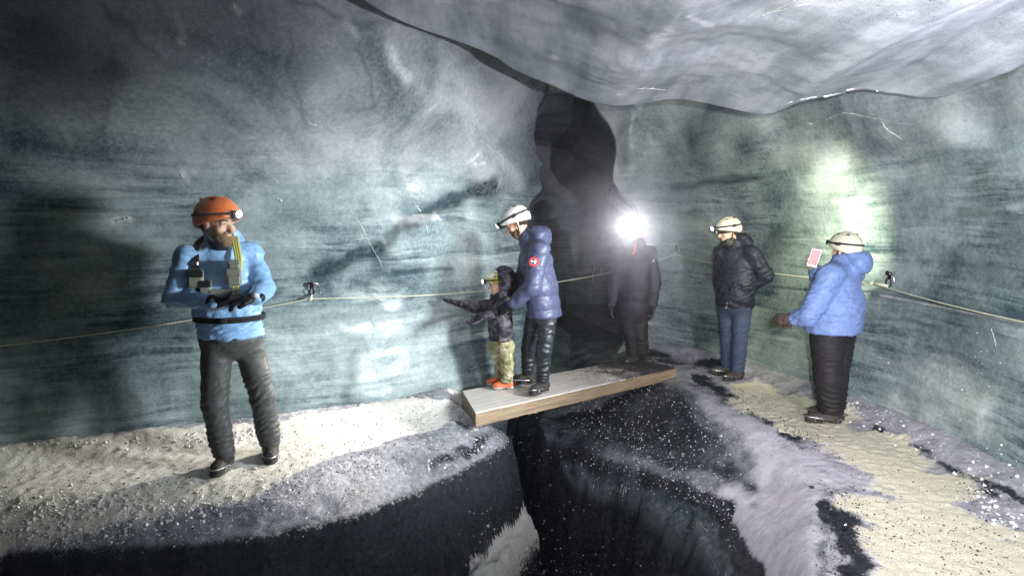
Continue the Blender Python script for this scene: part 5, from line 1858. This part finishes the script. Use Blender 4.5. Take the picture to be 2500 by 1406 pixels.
scatter_chips('snow_clumps', 'lumps of packed snow and ice crumbled over the ledge front and the wall foot',
              [(180, 1240, 200, 22, 6, 0), (150, 1300, 180, 18, 4, 0), (450, 1225, 220, 22, 3, -0.05), (300, 1080, 200, 8, 2, -0.07), (620, 1062, 120, 8, 2, -0.15), (850, 1060, 250, 22, 1.5, -0.3), (1000, 1130, 120, 30, 1.5, -0.4), (2220, 1060, 70, 20, 0.5, 0.45), (2420, 1150, 60, 30, 0.5, 0.5), (2060, 985, 70, 15, 0.4, 0.4), (1250, 1340, 50, 50, 1.0, 0.9), (2430, 1250, 50, 20, 1, 0.5), (1150, 1010, 14, 30, 0.8, 0)],
              2600, 0.003, 0.016, M['snow_clump'], 8, 0.2)
# two larger pebbles on the pale ice
for (u, v, s, lb) in ((1982, 1191, 0.016, 'black pebble on the pale ice beside the crevasse, the left one of the pair'), (2030, 1203, 0.012, 'smaller black pebble on the pale ice, the right one of the pair')):
    p, n = hit(u, v, 0.0, bvh_g)
    m = MB()
    m.ball(p + np.array([0, 0, s * 0.4]), (s, s * 0.8, s * 0.6), 10, 7)
    o = m.build('pebble', M['stone'], None, label=lb, category='pebble')

# ------------------------------------------------------------------ lamps of the group beside and behind the camera, and an added fill lamp
def lamp_light(name, loc, aim, power, angle, color, blend=0.9, size=0.03):
    """a helmet lamp as the photographer's own group wears it: housing, lens and its beam"""
    T = thing(name, 'head torch', 'lamp', loc)
    d = Vector(aim) - Vector(loc)
    d.normalize()
    R = rot_to(np.array(d))
    ld = bpy.data.lights.new(name + '_beam', 'SPOT')
    ld.energy = power
    ld.color = color
    ld.spot_size = math.radians(angle)
    ld.spot_blend = blend
    ld.shadow_soft_size = size
    lg = bpy.data.objects.new(name + '_beam', ld)
    COL.objects.link(lg)
    lg.parent = T
    lg.location = d * 0.03
    lg.rotation_euler = d.to_track_quat('-Z', 'Y').to_euler()
    s = MB()
    s.box(-np.array(d) * 0.02, (0.03, 0.02, 0.02), R.T, 0.005)
    s.build('housing', M['black'], T, shade=False)
    s = MB()
    s.ball(np.array(d) * 0.003, (0.016, 0.006, 0.016), 10, 6, R.T)
    s.build('lens', M['lens'], T)
    return T


T = lamp_light('head_torch', (0.12, -0.12, 1.74), (3.9, 5, 1.5), 1150, 84, (0.97, 1.0, 0.90), 1.0)
T['label'] = "photographer's own head torch just behind the camera"
T = lamp_light('head_torch', (2.93, 3.25, 1.60), (-0.8, 5.1, 1.1), 1600, 60, (0.93, 0.98, 1.0), 1.0, 0.32)
T['label'] = 'head torch of a visitor just outside the right edge of the photo'
T = lamp_light('head_torch', (2.1, 0.2, 1.25), (2.4, 3.6, 2.7), 1000, 115, (0.90, 0.86, 1.0), 1.0)
T['label'] = 'head torch near the camera shining up at the ceiling on the right'
T = lamp_light('head_torch', (0.6, 0.1, 1.66), (1.62, 3.75, -0.05), 240, 46, (1.0, 0.90, 1.0), 1.0)
T['label'] = 'head torch near the camera shining down on the pale ice slope'

T = lamp_light('head_torch', (0.9, -0.3, 1.45), (-0.9, 4.2, -0.25), 190, 52, (0.90, 0.92, 1.0), 1.0)  # fill lamp without a known wearer, added to brighten the ledge front
T['label'] = 'added unseen fill lamp near the camera brightening the front of the left ledge'

# thin mist volume added so that lamps facing the camera glow
hb = MB()
hb.box((0, 3.0, 0.5), (8.0, 14.0, 6.5))
t = NT('added glow mist')
t.t.nodes.remove(t.b)
pv_ = t.n('VolumePrincipled')
pv_.inputs['Color'].default_value = (0.92, 0.95, 1.0, 1)
pv_.inputs['Density'].default_value = 0.003
pv_.inputs['Anisotropy'].default_value = 0.93
out = [n for n in t.t.nodes if n.type == 'OUTPUT_MATERIAL'][0]
t.l(pv_.outputs[0], out.inputs['Volume'])
hb.build('haze', t.m, None, shade=False, kind='stuff')
